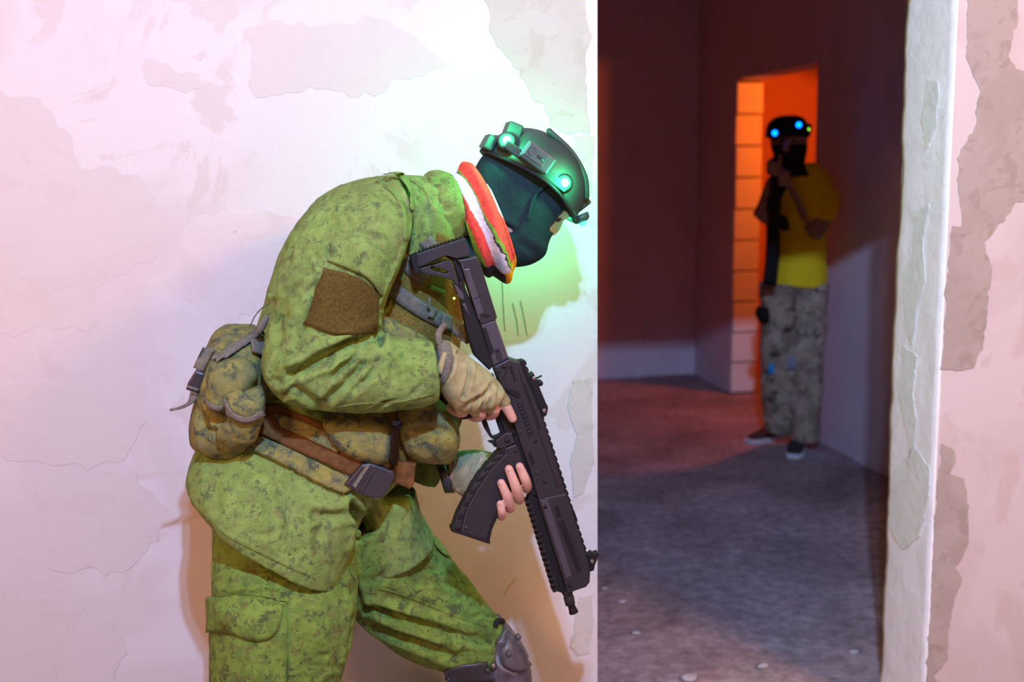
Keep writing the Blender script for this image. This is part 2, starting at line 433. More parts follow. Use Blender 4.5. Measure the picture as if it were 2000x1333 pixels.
M['rubber'] = plain('rubber', (0.014, 0.012, 0.013), 0.75, scale=300, bmp=0.1, spec=0.25)
M['screw'] = plain('steel', (0.35, 0.27, 0.25), 0.35, 0.8, scale=300, bmp=0.0)
M['skin'] = plain('skin', (0.74, 0.43, 0.34), 0.55, var=0.05, scale=60, bmp=0.12, spec=0.35)
M['skin'].node_tree.nodes['Principled BSDF'].inputs['Subsurface Weight'].default_value = 0.12
M['skin'].node_tree.nodes['Principled BSDF'].inputs['Subsurface Radius'].default_value = (0.006, 0.002, 0.001)
M['nail'] = plain('nail', (0.70, 0.45, 0.38), 0.35, var=0.03, bmp=0)
M['skin2'] = plain('skin_tanned', (0.40, 0.22, 0.15), 0.6, var=0.05, scale=60, bmp=0.1, spec=0.3)
M['eye'] = plain('eye', (0.05, 0.04, 0.035), 0.2, var=0.02, bmp=0)
M['mask'] = plain('dark_knit', (0.018, 0.045, 0.050), 0.95, var=0.12, scale=260, bmp=0.35, spec=0.1)
M['helmet'] = plain('helmet_shell', (0.030, 0.065, 0.055), 0.5, var=0.08, scale=300, bmp=0.1, spec=0.4)
M['module'] = plain('grey_module', (0.08, 0.11, 0.11), 0.5, var=0.05, scale=300, bmp=0.05)
M['glove'] = plain('khaki_glove', (0.40, 0.36, 0.17), 0.85, var=0.12, scale=45, bmp=0.35, spec=0.15)
M['glove2'] = plain('grey_green_glove', (0.30, 0.31, 0.20), 0.85, var=0.10, scale=45, bmp=0.3, spec=0.15)
M['pad'] = plain('kneepad_plastic', (0.10, 0.085, 0.105), 0.42, var=0.25, scale=40, bmp=0.15)
M['boot'] = plain('boot_leather', (0.05, 0.04, 0.032), 0.55, var=0.2, scale=30)
M['sole'] = plain('boot_sole', (0.02, 0.02, 0.02), 0.8)
M['ledg'] = emit('green_led', (0.05, 1.0, 0.45), 28.0)
M['ledf'] = emit('green_led_dim', (0.05, 1.0, 0.6), 2.5)
M['ledb'] = emit('blue_led', (0.0, 0.08, 1.0), 9.0)
M['ledsm'] = emit('small_green_led', (0.35, 1.0, 0.08), 4.0)
M['shirt'] = plain('yellow_shirt', (0.98, 0.66, 0.02), 0.9, var=0.01, scale=9, bmp=0.3, spec=0.1)
M['p2trousers'] = camo('grey_camo', (0.46, 0.33, 0.24), (0.26, 0.19, 0.14), (0.08, 0.06, 0.05), (0.62, 0.48, 0.38), 22, 0.0)
M['black'] = plain('black_cloth', (0.015, 0.013, 0.013), 0.9, spec=0.15)
M['shoe'] = plain('dark_shoe', (0.03, 0.025, 0.03), 0.7)
M['white'] = plain('white_rubber', (0.7, 0.66, 0.7), 0.6)
M['bluespot'] = plain('blue_light_spot', (0.02, 0.34, 0.75), 0.7)  # colour of a spot of blue light, painted on
M['greyspot'] = plain('grey_patch', (0.26, 0.27, 0.34), 0.8)
def scarf_mat():
    m = bpy.data.materials.new('striped_scarf'); nt, N, L, B = nodes(m)
    uv = N.new('ShaderNodeUVMap').outputs[0]; co = N.new('ShaderNodeTexCoord').outputs['Object']
    sp = N.new('ShaderNodeSeparateXYZ'); L.new(uv, sp.inputs[0])
    t = noise_node(N, L, co, 28, 5, 0.7); ms = N.new('ShaderNodeMath'); ms.operation = 'MULTIPLY_ADD'; ms.inputs[1].default_value = 0.16; L.new(t.outputs['Fac'], ms.inputs[0])
    sub = N.new('ShaderNodeMath'); sub.operation = 'SUBTRACT'; sub.inputs[1].default_value = -0.12; sk = N.new('ShaderNodeMath'); sk.operation = 'MULTIPLY_ADD'; sk.inputs[1].default_value = -0.40; L.new(sp.outputs[1], sk.inputs[0]); L.new(sp.outputs[0], sk.inputs[2]); L.new(sk.outputs[0], sub.inputs[0]); L.new(sub.outputs[0], ms.inputs[2])
    red = (0.80, 0.085, 0.06); wh = (0.62, 0.56, 0.60); gr = (0.20, 0.40, 0.04); bk = (0.05, 0.04, 0.045); ye = (0.85, 0.42, 0.01)
    r = ramp(N, [(0.0, gr), (0.05, red), (0.27, wh), (0.47, bk), (0.49, gr), (0.53, red), (0.98, wh)], 'CONSTANT'); L.new(ms.outputs[0], r.inputs[0])
    # lower hem: black then yellow
    t2 = noise_node(N, L, co, 40, 4, 0.6); m2 = N.new('ShaderNodeMath'); m2.operation = 'MULTIPLY_ADD'; m2.inputs[1].default_value = 0.14; L.new(t2.outputs['Fac'], m2.inputs[0]); L.new(sp.outputs[1], m2.inputs[2])
    r2 = ramp(N, [(0.0, (0, 0, 0)), (0.96, (1, 1, 1))], 'CONSTANT'); L.new(m2.outputs[0], r2.inputs[0])
    r3 = ramp(N, [(0.0, bk), (0.36, ye)], 'CONSTANT'); L.new(ms.outputs[0], r3.inputs[0])
    x = mixc(N, L, r2.outputs[0], r.outputs[0], r3.outputs[0])
    t4 = noise_node(N, L, co, 120, 4, 0.7); r4 = ramp(N, [(0.3, (0.6,) * 3), (0.6, (1,) * 3)]); L.new(t4.outputs['Fac'], r4.inputs[0])
    x = mixc(N, L, 1.0, x, r4.outputs[0], 'MULTIPLY')
    L.new(x, B.inputs['Base Color']); B.inputs['Roughness'].default_value = 0.9; B.inputs['Specular IOR Level'].default_value = 0.1
    bump(N, L, B, t4.outputs['Fac'], 0.4, 0.002); return m
M['scarf'] = scarf_mat()

# ================================================================== the place
YF, YB = 2.60, 2.84            # front wall, front and back face
XL, XR, ZT = 0.645, 1.544, 2.0
XW, YE = 2.67, 7.82            # room behind: right wall, end wall
HC = 2.75
struct('floor', box2((-4, -3.5, -0.2), (6.4, 10.4, 0)), M['floor'])
wf = struct('wall_front', join([box2((-4, YF, 0), (XL, YB, HC)), box2((XR, YF, 0), (6.2, YB, HC)), box2((XL, YF, ZT), (XR, YB, HC))]), M['wall'])
struct('ceiling', box2((-4, YF, HC), (6.4, 10.4, HC + 0.15)), M['room'])
struct('wall_left', box2((-4.0, YB, 0), (-3.8, YE, HC)), M['room'])
struct('wall_back', join([box2((-4.0, YE, 0), (XW + 0.18, YE + 0.2, HC)), box2((0.6, YE - 0.045, 0), (2.26, YE, HC))]), M['room'])
DY0, DY1, DZ = 5.85, 7.06, 2.055
wr = struct('wall_right', join([box2((XW, YB, 0), (XW + 0.17, DY0, HC)), box2((XW, DY1, 0), (XW + 0.17, YE, HC)), box2((XW, DY0, DZ), (XW + 0.17, DY1, HC))]), M['room'])
# the far side of that doorway is bare block work: each block stands proud of its bed joint
z = 0.012; k = 0
blk = None
while z < DZ - 0.03:
    h = min(0.192, DZ - 0.004 - z); v, f = box((0, 0, 0), (0.176, 0.026, h)); v = v + np.array([random.uniform(-1, 1) * 0.002 for _ in range(24)]).reshape(8, 3)
    b = obj('block', (v + np.array([XW + 0.083 + random.uniform(-.004, .004), DY1 - 0.010, z + h / 2]), f), M['block'], wr, bevel=0.006)
    z += h + 0.0115
mort = obj('mortar_bed', box2((XW + 0.004, DY1 - 0.006, 0), (XW + 0.166, DY1, DZ)), M['mortar'], wr)
# room beyond, lit orange
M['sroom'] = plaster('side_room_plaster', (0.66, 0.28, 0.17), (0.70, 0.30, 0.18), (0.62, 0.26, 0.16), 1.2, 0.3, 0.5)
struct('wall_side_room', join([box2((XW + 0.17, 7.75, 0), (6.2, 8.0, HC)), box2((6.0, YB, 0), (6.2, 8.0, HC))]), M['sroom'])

# rough edge of the left side of the doorway and the filler on the right reveal
def ragged_strip(x0, y0, y1, z0, z1, side, amp, seed, thick=0.006, nz=110, ny=10):
    V = []; Fc = []
    for i in range(nz + 1):
        zz = z0 + (z1 - z0) * i / nz
        e = (noise.noise(Vector((seed, zz * 3.1, 0))) * 1.2 + noise.noise(Vector((seed, zz * 11, 2))) * 0.8 + noise.noise(Vector((seed, zz * 31, 5))) * 0.4) * amp
        for j in range(ny + 1):
            t = j / ny; yy = y0 + (y1 + e - y0) * t
            bx = thick + 0.003 * noise.noise(Vector((seed, zz * 9, yy * 22))) + 0.0016 * noise.noise(Vector((seed, zz * 40, yy * 70)))
            if j == ny: bx *= 0.3
            V.append((x0 + side * bx, yy, zz))
    n = ny + 1
    for i in range(nz):
        for j in range(ny):
            k = i * n + j; Fc.append((k, k + 1, k + n + 1, k + n))
    o = len(V)
    V += [(x0 - side * 0.004, v[1], v[2]) for v in V]
    Fc += [tuple(o + q for q in reversed(f)) for f in Fc[:]]
    for i in range(nz):
        for j in (0, ny):
            k = i * n + j; Fc.append((k, k + n, o + k + n, o + k))
    for j in range(ny):
        Fc.append((j, j + 1, o + j + 1, o + j)); k = nz * n + j; Fc.append((k, k + 1, o + k + 1, o + k))
    return np.array(V), Fc
obj('reveal_filler', ragged_strip(XR, YF + 0.0005, YB + 0.004, 0, ZT, -1, 0.012, 3.3), M['reveal'], wf)
def ragged_poly(pts, amp, seed, step=14):
    out = []; n = len(pts)
    for i in range(n):
        a = np.array(pts[i], float); b = np.array(pts[(i + 1) % n], float); L = np.linalg.norm(b - a); k = max(1, int(L / step))
        nn = np.array([-(b - a)[1], (b - a)[0]]) / (L + 1e-9)
        for j in range(k):
            p = a + (b - a) * j / k
            out.append(p + nn * amp * (noise.noise(Vector((p[0] * 0.02, p[1] * 0.02, seed))) * 1.0 + noise.noise(Vector((p[0] * 0.09, p[1] * 0.09, seed + 9))) * 0.8))
    return [tuple(q) for q in out]
def wall_patch(name, pts, mat, amp=9, seed=1, proud=0.0016, step=9):
    return obj(name, plate([ragged_poly(pts, amp, seed, step)], YF - seed * 0.00013, proud, 0.0006), mat, wf)
G_, T_ = M['greyr'], M['tan']
wall_patch('bare_render', [(935, -40), (1140, -40), (1150, 60), (1140, 140), (1148, 230), (1152, 262), (1100, 262), (1078, 240), (1060, 205), (1030, 185), (1012, 140), (985, 105), (962, 70), (950, 20)], G_, 9, 1)
wall_patch('bare_render', [(1120, 262), (1158, 268), (1158, 330), (1150, 400), (1130, 400), (1118, 330)], G_, 7, 2)
wall_patch('bare_render', [(1118, 742), (1158, 738), (1156, 820), (1160, 905), (1140, 965), (1118, 972), (1112, 905), (1128, 850), (1110, 800)], G_, 6, 3)
wall_patch('bare_render', [(1130, 1165), (1158, 1160), (1158, 1215), (1150, 1275), (1128, 1282), (1112, 1265), (1120, 1215)], G_, 5, 4)
wall_patch('bare_render', [(1890, -40), (1985, -40), (1992, 30), (1975, 70), (1968, 110), (1985, 135), (2100, 180), (2100, 400), (1985, 395), (1958, 430), (1925, 470), (1880, 450), (1868, 360), (1872, 300), (1905, 250), (1912, 180), (1900, 140), (1888, 110)], T_, 7, 5)
wall_patch('bare_render', [(1860, 440), (1920, 455), (1925, 495), (1936, 525), (1930, 600), (1918, 680), (1900, 718), (1838, 722), (1846, 620), (1852, 520)], T_, 6, 6)
wall_patch('bare_render', [(1838, 870), (1858, 880), (1868, 905), (1855, 925), (1885, 935), (1893, 990), (1893, 1060), (1862, 1110), (1876, 1130), (1860, 1180), (1852, 1235), (1848, 1290), (1828, 1320), (1832, 1360), (1808, 1360), (1815, 1200), (1826, 1000)], T_, 6, 7)
# large thin skim coats on the left part of the wall, each with its own edge
M['skim'] = plaster('skim_coat', (0.82, 0.77, 0.775), (0.84, 0.79, 0.80), (0.80, 0.74, 0.74), 3, 0.3, 0.5)
M['skim2'] = plaster('grey_skim_coat', (0.79, 0.735, 0.725), (0.80, 0.745, 0.735), (0.775, 0.715, 0.70), 3, 0.3, 0.5)
for i, (pts, mt) in enumerate([
    ([(-60, 170), (60, 190), (140, 260), (150, 330), (270, 340), (330, 420), (300, 520), (180, 560), (170, 640), (-60, 660)], 'skim2'),
    ([(290, 110), (380, 150), (390, 165), (300, 170), (280, 150)], 'skim2'),
    ([(480, 50), (760, 40), (880, 130), (700, 190), (620, 170), (500, 190)], 'skim2'),
    ([(370, 420), (520, 410), (600, 430), (540, 600), (420, 640), (340, 560)], 'skim'),
    ([(-60, 760), (160, 740), (280, 820), (240, 900), (100, 910), (-60, 880)], 'skim2'),
    ([(60, 960), (260, 930), (340, 1010), (250, 1120), (90, 1110)], 'skim2'),
    ([(-60, 1150), (160, 1180), (240, 1260), (200, 1380), (-60, 1380)], 'skim2')]):
    obj('skim_coat', plate([ragged_poly(pts, 16, 20 + i, 14)], YF - 0.00012 * i, 0.0006, 0.0002), M[mt], wf)
# greener, slightly darker patches on the reveal (plane x = XR), given as (depth, height)
def reveal_patch(pts, seed):
    q = ragged_poly([(p[0] * 1000, p[1] * 1000) for p in pts], 7, seed, 9)
    me = plate([[(a / 1000, b / 1000) for a, b in q]], 0.0, 0.0012, 0.0004, plane=1)
    V = get_v(me); set_v(me, np.stack([XR - 0.0085 + V[:, 1] * 1.0, V[:, 0], V[:, 2]], 1))
    return obj('filler_patch', me, M['revealdk'], wf)
reveal_patch([(2.68, 1.40), (2.74, 1.38), (2.75, 1.28), (2.79, 1.20), (2.78, 1.08), (2.73, 1.02), (2.72, 1.12), (2.68, 1.20), (2.70, 1.30)], 31)
reveal_patch([(2.70, 1.00), (2.78, 1.02), (2.80, 0.90), (2.75, 0.80), (2.72, 0.72), (2.69, 0.82), (2.72, 0.90)], 32)
reveal_patch([(2.62, 0.72), (2.70, 0.76), (2.80, 0.66), (2.82, 0.50), (2.74, 0.46), (2.66, 0.52), (2.62, 0.62)], 33)
reveal_patch([(2.66, 1.70), (2.72, 1.72), (2.74, 1.62), (2.70, 1.54), (2.66, 1.60)], 34)

# crumbs of plaster on the floor inside the doorway
def floor_pt(px, py):
    d = ray(px, py); return CAM + d * (-CAM[2] / d[2])
for i, (px, py, s, lb) in enumerate([(1346, 1330, .022, 'largest pale plaster crumb on the dark floor at the bottom of the doorway'), (1215, 1178, .012, 'thin pale plaster flake on the floor just inside the left door edge'),
        (1180, 1152, .009, 'tiny pale plaster chip on the floor touching the left door edge'), (1668, 1277, .013, 'pale plaster splinter on the floor near the right reveal'),
        (1490, 1306, .016, 'flat pale plaster chip on the floor in the middle of the doorway'), (1242, 1240, .012, 'small pale plaster crumb on the floor below the rifle muzzle')]):
    c = floor_pt(px, py); v, f = ball((0, 0, 0), s, 4, (1.4, 1.0, 0.5))
    v = v * (1 + 0.35 * np.array([noise.noise(Vector(tuple(q * 90 + i * 3))) for q in v]))[:, None]
    o = obj('plaster_crumb', (v + c + np.array([0, 0, s * 0.42]), f), M['crumb'])
    o['label'] = lb; o['category'] = 'rubble'; o['group'] = 'plaster crumbs on the concrete floor'
# thin strips, browner than the wall, laid on it as trowel grooves
for pts in ([(982, 545), (985, 600), (988, 645), (986, 645), (983, 600), (980.5, 545)], [(1004, 590), (1012, 625), (1014, 655), (1012, 655), (1009, 626), (1001, 592)], [(1020, 588), (1026, 620), (1031, 655), (1029.5, 655), (1023, 620), (1016, 588)], [(456, 450), (462, 450), (461, 454), (456, 453)], [(1010, 1128), (996, 1150), (984, 1162), (994, 1148), (1006, 1130)]):
    obj('trowel_groove', plate([pts], YF - 0.0016, 0.0009, 0.0001), M['groove'], wf)

# ================================================================== rifle of the near person
YS = 0.075
G = 2.070; HD = -0.025
rifle = thing('toy_rifle', 'black tag-game rifle pointing down in the hands of the camouflaged person', 'rifle', P(1005, 840, G))
def gp(name, polys, half, mat='gun', bev=0.0015, dy=0.0, parent=rifle):
    return obj(name, plate(polys if isinstance(polys[0][0], (tuple, list)) else [polys], G + dy, half, bev), M[mat], parent)
butt = gp('butt_plate', [(812, 495), (906, 464), (917, 497), (905, 501), (888, 504), (872, 499), (862, 500), (818, 521), (813, 512)], 0.019, 'gun')
gp('butt_pad', [(800, 500), (813, 494), (814, 512), (820, 527), (812, 534), (806, 528)], 0.020, 'rubber', parent=butt)
for i in range(12):
    t = (i + .5) / 12; x = 816 + (903 - 816) * t; y = 494.5 - (494.5 - 465) * t
    gp('serration', [(x - 2.2, y + 2), (x - 1.2, y - 3.2), (x + 2.0, y - 4.2), (x + 2.8, y + 1)], 0.018, 'rubber', 0.0006, parent=butt)
gp('stock_strut', [[(814, 524), (846, 517), (872, 508), (879, 509), (883, 516), (899, 562), (894, 562), (884, 548), (872, 543), (830, 534), (817, 529)],
                   [(842, 520), (849, 521), (871, 528), (875, 531), (872, 533), (866, 533), (846, 528), (840, 524)]], 0.013, 'gun')
gp('stock_rail', [(866, 499), (890, 504), (900, 515), (906, 545), (900, 561), (886, 516), (880, 508)], 0.010, 'gundark')
stock = gp('stock_body', [(890, 507), (929, 500), (935, 511), (968, 618), (964, 624), (942, 632), (935, 630), (898, 516)], 0.021, 'gun', 0.003)
gp('cheek_panel', [(905, 524), (914, 523), (932, 578), (921, 583)], 0.0225, 'gunlite', 0.001, parent=stock)
gp('cheek_panel', [(922, 585), (933, 580), (942, 609), (932, 613)], 0.0225, 'gunlite', 0.001, parent=stock)
gp('edge_ridge', [(897, 512), (900, 511), (935, 620), (932, 622)], 0.0225, 'gunlite', 0.0008, parent=stock)
gp('notch', [(935, 614), (944, 611), (958, 615), (946, 618)], 0.0222, 'gundark', 0.0005, parent=stock)
gp('marking', [(904, 525), (913, 523.5), (913.4, 525), (904.4, 526.6)], 0.0232, 'screw', 0.0003, parent=stock)
gp('stock_underside', [(893, 553), (900, 545), (930, 615), (963, 712), (953, 721), (925, 694), (910, 650), (901, 600)], 0.017, 'gundark', 0.003)
gp('length_lever', [(883, 552), (892, 558), (903, 572), (905, 582), (900, 585), (893, 578)], 0.019, 'gunlite', 0.002, 0.0)
gp('lever_tip', [(900, 592), (907, 590), (916, 618)], 0.0185, 'gunlite', 0.001)
tubeb = gp('buffer_tube', [(936, 631), (965, 622), (991, 698), (961, 713)], 0.019, 'gunlite', 0.004)
gp('slot', [(939, 640), (946, 637), (963, 686), (955, 691)], 0.0197, 'gundark', 0.0005, parent=tubeb)
gp('latch', [(963, 679), (968, 676), (973, 678), (979, 698), (971, 703), (967, 698)], 0.0200, 'gun', 0.001, parent=tubeb)
gp('latch_button', [(966, 681), (970, 680), (972, 684), (969, 687), (966, 685)], 0.0208, 'gundark', 0.0005, parent=tubeb)
rec = gp('receiver', [(961, 713), (991, 698), (1012, 705), (1020, 728), (1056, 814), (1096, 945), (1101, 962), (1076, 968), (1048, 972), (1036, 928), (1003, 832), (985, 780)], 0.022, 'gun', 0.003)
gp('upper_plane', [(1008, 716), (1018, 724), (1052, 812), (1092, 944), (1084, 946), (1040, 815)], 0.0245, 'gun', 0.0015, parent=rec)
gp('side_slot', [(991, 712), (995, 710), (1004, 739), (1001, 743)], 0.0232, 'gundark', 0.0006, parent=rec)
gp('fin', [(982, 754), (1006, 759), (1013, 767), (1011, 775), (1003, 772), (986, 762)], 0.0240, 'gundark', 0.0012, parent=rec)
gp('fin', [(978, 737), (981, 735), (990, 712), (988, 711)], 0.0228, 'gundark', 0.0004, parent=rec)
gp('serrated_slot', [(1006, 784), (1016, 780), (1038, 845), (1029, 850)], 0.0228, 'gundark', 0.0006, parent=rec)
for i in range(9):
    t = (i + .5) / 9; x = 1011 + (1033.5 - 1011) * t; y = 782 + (847.5 - 782) * t
    gp('slot_rib', [(x - 4, y + 1.5), (x + 3.6, y - 1.2), (x + 4.2, y + 1.0), (x - 3.4, y + 3.6)], 0.0238, 'gun', 0.0005, parent=rec)
gp('long_groove', [(1018, 745), (1021, 744), (1052, 832), (1049, 834)], 0.0254, 'gundark', 0.0004, parent=rec)
gp('ejection_cut', [(1026, 880), (1033, 878), (1041, 900), (1036, 904), (1032, 899)], 0.0228, 'gundark', 0.0005, parent=rec)
def disc(name, px, py, r, off, mat, parent, h=0.002):
    c = P(px, py, G); return obj(name, lathe(c - np.array([0, off + h, 0]), c - np.array([0, off - 0.004, 0]), [(0, r * .8), (0.15, r), (1, r)], 14), M[mat], parent)
for px, py, r, m_ in [(1012, 839, .0042, 'gun'), (1042, 857, .0035, 'gundark'), (1044, 918, .0042, 'gun'), (981, 713, .0038, 'gundark'), (971, 723, .0025, 'gundark'), (1059, 936, .003, 'gundark')]:
    disc('pin', px, py, r, 0.0222, m_, rec)
hg = gp('handguard', [(1047, 970), (1101, 958), (1110, 985), (1142, 1086), (1148, 1114), (1147, 1131), (1140, 1140), (1108, 1151), (1104, 1149), (1088, 1100)], 0.0235, 'gun', 0.003)
gp('vent_slot', [(1078, 985), (1084, 979), (1092, 1003), (1084, 1006)], 0.0243, 'gundark', 0.0006, parent=hg)
gp('vent_slot', [(1084, 1012), (1096, 1007), (1131, 1108), (1123, 1114)], 0.0243, 'gundark', 0.0008, parent=hg)
gp('slot_rib', [(1106, 1022), (1109, 1021), (1136, 1102), (1133, 1103)], 0.0250, 'gun', 0.0006, parent=hg)
gp('side_ridge', [(1052, 973), (1066, 970), (1112, 1118), (1100, 1122)], 0.0248, 'gunlite', 0.001, parent=hg)
for px, py in [(1060, 984), (1108, 1136)]: disc('bolt', px, py, .0040, 0.0246, 'gundark', hg)
lr = gp('lower_rail', [(1033, 962), (1047, 970), (1104, 1150), (1095, 1155), (1083, 1151), (1029, 975)], 0.012, 'gundark', 0.001)
for i in range(17):
    t = i / 16; x = 1028 + (1080 - 1028) * t; y = 975 + (1147 - 975) * t
    gp('rail_tooth', [(x - 3.5, y + 1.5), (x + 8, y - 2.2), (x + 10, y + 3.3), (x - 1.7, y + 7)], 0.0135, 'rubber', 0.0008, parent=lr)
tr = gp('top_rail', [(1010, 704), (1021, 702), (1031, 730), (1058, 812), (1100, 942), (1143, 1083), (1134, 1086), (1095, 950), (1050, 815), (1016, 716)], 0.012, 'gundark', 0.001)
for i in range(29):
    t = i / 28; x = 1023 + (1143 - 1023) * t; y = 705 + (1078 - 705) * t
    if 0.08 < t < 0.28: continue
    gp('rail_tooth', [(x - 7, y + 1.4), (x + 2.0, y - 1.2), (x + 4.2, y + 5.4), (x - 5, y + 8)], 0.0125, 'rubber', 0.0008, parent=tr)
sg_ = gp('rear_sight', [(1030, 731), (1040, 727), (1046, 740), (1052, 756), (1064, 785), (1068, 792), (1068, 800), (1065, 810), (1058, 814), (1040, 764)], 0.013, 'gundark', 0.002)
gp('flip_arm', [(1045, 738.5), (1058, 733), (1058.5, 735.5), (1047, 741)], 0.003, 'gundark', 0.0006, parent=sg_)
c = P(1053.5, 748, G); obj('aim_knob', lathe(c - np.array([0, .010, 0]), c + np.array([0, .010, 0]), [(0, .0045), (0.1, .006), (.9, .006), (1, .0045)], 14), M['gundark'], sg_)
for px, py in [(1040.5, 737), (1060.5, 800)]: disc('screw', px, py, .0042, 0.0135, 'screw', sg_)
gp('rail_latch', [(1104, 994), (1114, 987), (1119, 995), (1125, 1012), (1122, 1020), (1112, 1017)], 0.016, 'gundark', 0.002)
fs = gp('front_sight', [(1140, 1088), (1154, 1077), (1158, 1080), (1166, 1077), (1168, 1082), (1160, 1102), (1158, 1112), (1150, 1115), (1144, 1108)], 0.010, 'gundark', 0.0015)
disc('screw', 1154, 1094, .0045, 0.0105, 'screw', fs)
bar = obj('barrel', lathe(P(1104, 1140, G), P(1114, 1181, G), [(0, .0115), (0.45, .0115), (0.5, .0098), (0.62, .0098), (0.66, .0108), (1, .0102)], 24), M['gun'], rifle)
obj('muzzle', lathe(P(1115, 1181, G), P(1121, 1198, G), [(0, .007), (0.25, .0075), (0.6, .0085), (0.95, .0098), (1, .006)], 20), M['rubber'], rifle)
gp('lower_receiver', [(962, 730), (985, 782), (1001, 828), (1008, 848), (998, 846), (984, 843), (972, 806), (955, 770)], 0.014, 'gundark', 0.002)
gp('pistol_grip', [(958, 742), (982, 782), (968, 800), (905, 818), (888, 812), (886, 798), (925, 776)], 0.015, 'rubber', 0.004)
gp('trigger_guard', [[(938, 806), (965, 796), (976, 800), (990, 842), (985, 848), (975, 865), (966, 860), (956, 853), (946, 838), (940, 822)],
                     [(949, 818), (958, 818), (965, 812), (977, 846), (972, 849), (963, 852), (958, 845)]], 0.007, 'gundark', 0.0012)
gp('trigger', [(966, 806), (974, 804), (978, 822), (974, 832), (970, 824)], 0.004, 'gundark', 0.001)
rl = gp('magazine_release', [(966, 858), (984, 843), (997, 842), (1004, 862), (980, 874), (968, 872)], 0.016, 'gun', 0.002)
gp('release_tab', [(952, 862), (962, 860), (972, 866), (972, 874), (964, 872), (960, 866)], 0.006, 'gundark', 0.001, parent=rl)
disc('pin', 988, 857, .0055, 0.0162, 'gundark', rl)
gp('magazine_well', [(1000, 845), (1012, 838), (1048, 964), (1036, 968), (1016, 905), (1004, 866)], 0.013, 'gundark', 0.001)
mag = gp('magazine', [(1006, 864), (1013, 880), (1019, 900), (1012, 930), (988, 965), (972, 995), (959, 1030), (954, 1056), (952, 1057), (882, 1036), (880, 1033), (890, 1003), (903, 977), (929, 930), (958, 895), (975, 876)], 0.0155, 'gun', 0.003)
gp('magazine_spine', [(975, 876), (987, 868), (979, 893), (962, 910), (946, 931), (929, 958), (914, 984), (905, 1008), (899, 1034), (884, 1030), (893, 1004), (906, 978), (931, 932), (960, 896)], 0.0168, 'gundark', 0.0012, parent=mag)
ridge = [(986, 884), (979, 891), (962, 908), (946, 929), (929, 956), (914, 982), (905, 1007), (899, 1034)]
gp('seam_ridge', ridge + [(x + 2.2, y + 1) for x, y in reversed(ridge)], 0.0180, 'gunlite', 0.0006, parent=mag)
for i in range(7):
    t0 = i / 7 + 0.02; t1 = (i + 1) / 7 - 0.03
    eo = crom([(973, 880), (956, 899), (940, 918), (926, 938), (913, 960), (902, 982), (892, 1006), (884, 1030)], 5); ei = crom(ridge, 5)
    f_ = lambda e, t: tuple(e[int(round(t * (len(e) - 1)))])
    a, b_, c_, d_ = f_(eo, t0), f_(eo, t1), f_(ei, t1), f_(ei, t0)
    mixp = lambda p, q, s: (p[0] + (q[0] - p[0]) * s, p[1] + (q[1] - p[1]) * s)
    gp('spine_rib', [mixp(a, d_, -.08), mixp(b_, c_, -.02), mixp(b_, c_, .80), mixp(a, d_, .80)], 0.0176, 'gun', 0.001, parent=mag)
gp('front_rib', [(973, 998), (969, 990), (958, 1010), (950, 1040), (946, 1054), (953, 1057), (959, 1030)], 0.0165, 'gundark', 0.001, parent=mag)
gp('base_plate', [(879, 1033), (881, 1029), (955, 1052), (954, 1058)], 0.019, 'rubber', 0.001, parent=mag)
disc('rivet', 908, 1026, .0032, 0.0157, 'gunlite', mag); disc('rivet', 1004, 878, .0028, 0.0157, 'gundark', mag)

# ================================================================== near person
YC = 2.24
hip0 = P(560, 1250, 2.15)
person = thing('person', 'person in green camouflage stooping along the wall with a lit helmet and a lowered rifle', 'person', (hip0[0], 2.2 + YS, 0))
# --- torso, sleeves, skirt of the jacket as one cloth surface
torso = [((384, 972), (668, 1132), 2.195, .185), ((366, 940), (690, 1060), 2.195, .188), ((376, 893), (714, 985), 2.205, .180), ((396, 852), (772, 940), 2.225, .165),
         ((440, 770), (835, 850), 2.24, .152), ((492, 660), (880, 730), 2.26, .150), ((530, 545), (898, 610), 2.27, .155), ((566, 455), (902, 530), 2.27, .165),
         ((640, 376), (896, 480), 2.265, .17), ((738, 343), (888, 445), YC + .01, .14), ((832, 345), (885, 440), YC, .09)]
uarm = [((652, 372), (780, 352), 2.14, .07), ((618, 400), (800, 392), 2.085, .088), ((578, 452), (806, 438), 2.055, .090), ((547, 535), (782, 520), 2.04, .088),
        ((531, 610), (752, 598), 2.035, .086), ((514, 680), (742, 662), 2.03, .084), ((510, 735), (690, 752), 2.03, .075), ((545, 775), (640, 780), 2.03, .05)]
farm = [((528, 690), (512, 742), 2.03, .045), ((575, 668), (555, 785), 2.025, .070), ((650, 655), (640, 804), 2.02, .072), ((735, 652), (735, 806), 2.015, .070), ((800, 660), (808, 800), 2.015, .064), ((846, 668), (856, 784), 2.015, .057)]
larm = [((770, 440), (850, 500), 2.40, .055), ((730, 560), (840, 580), 2.415, .052), ((700, 700), (820, 720), 2.415, .052), ((700, 800), (800, 870), 2.40, .05), ((770, 820), (765, 910), 2.37, .055), ((830, 850), (815, 945), 2.30, .05), ((868, 878), (850, 952), 2.25, .044)]
lflap = [((702, 950), (800, 955), 2.28, .125), ((708, 1015), (815, 995), 2.285, .128), ((722, 1085), (838, 1036), 2.29, .128), ((730, 1108), (846, 1046), 2.29, .126)]
jm = union('jacket', [loft(torso, 5, 44, .8), loft(uarm), loft(farm), loft(larm), loft(lflap, 5, 44, .6)], 0.0050, 5)
rumple(jm, 0.0035, 9, (1.2, 1, 0.8), 4); rumple(jm, 0.0016, 24, (1, 1, 1), 9)
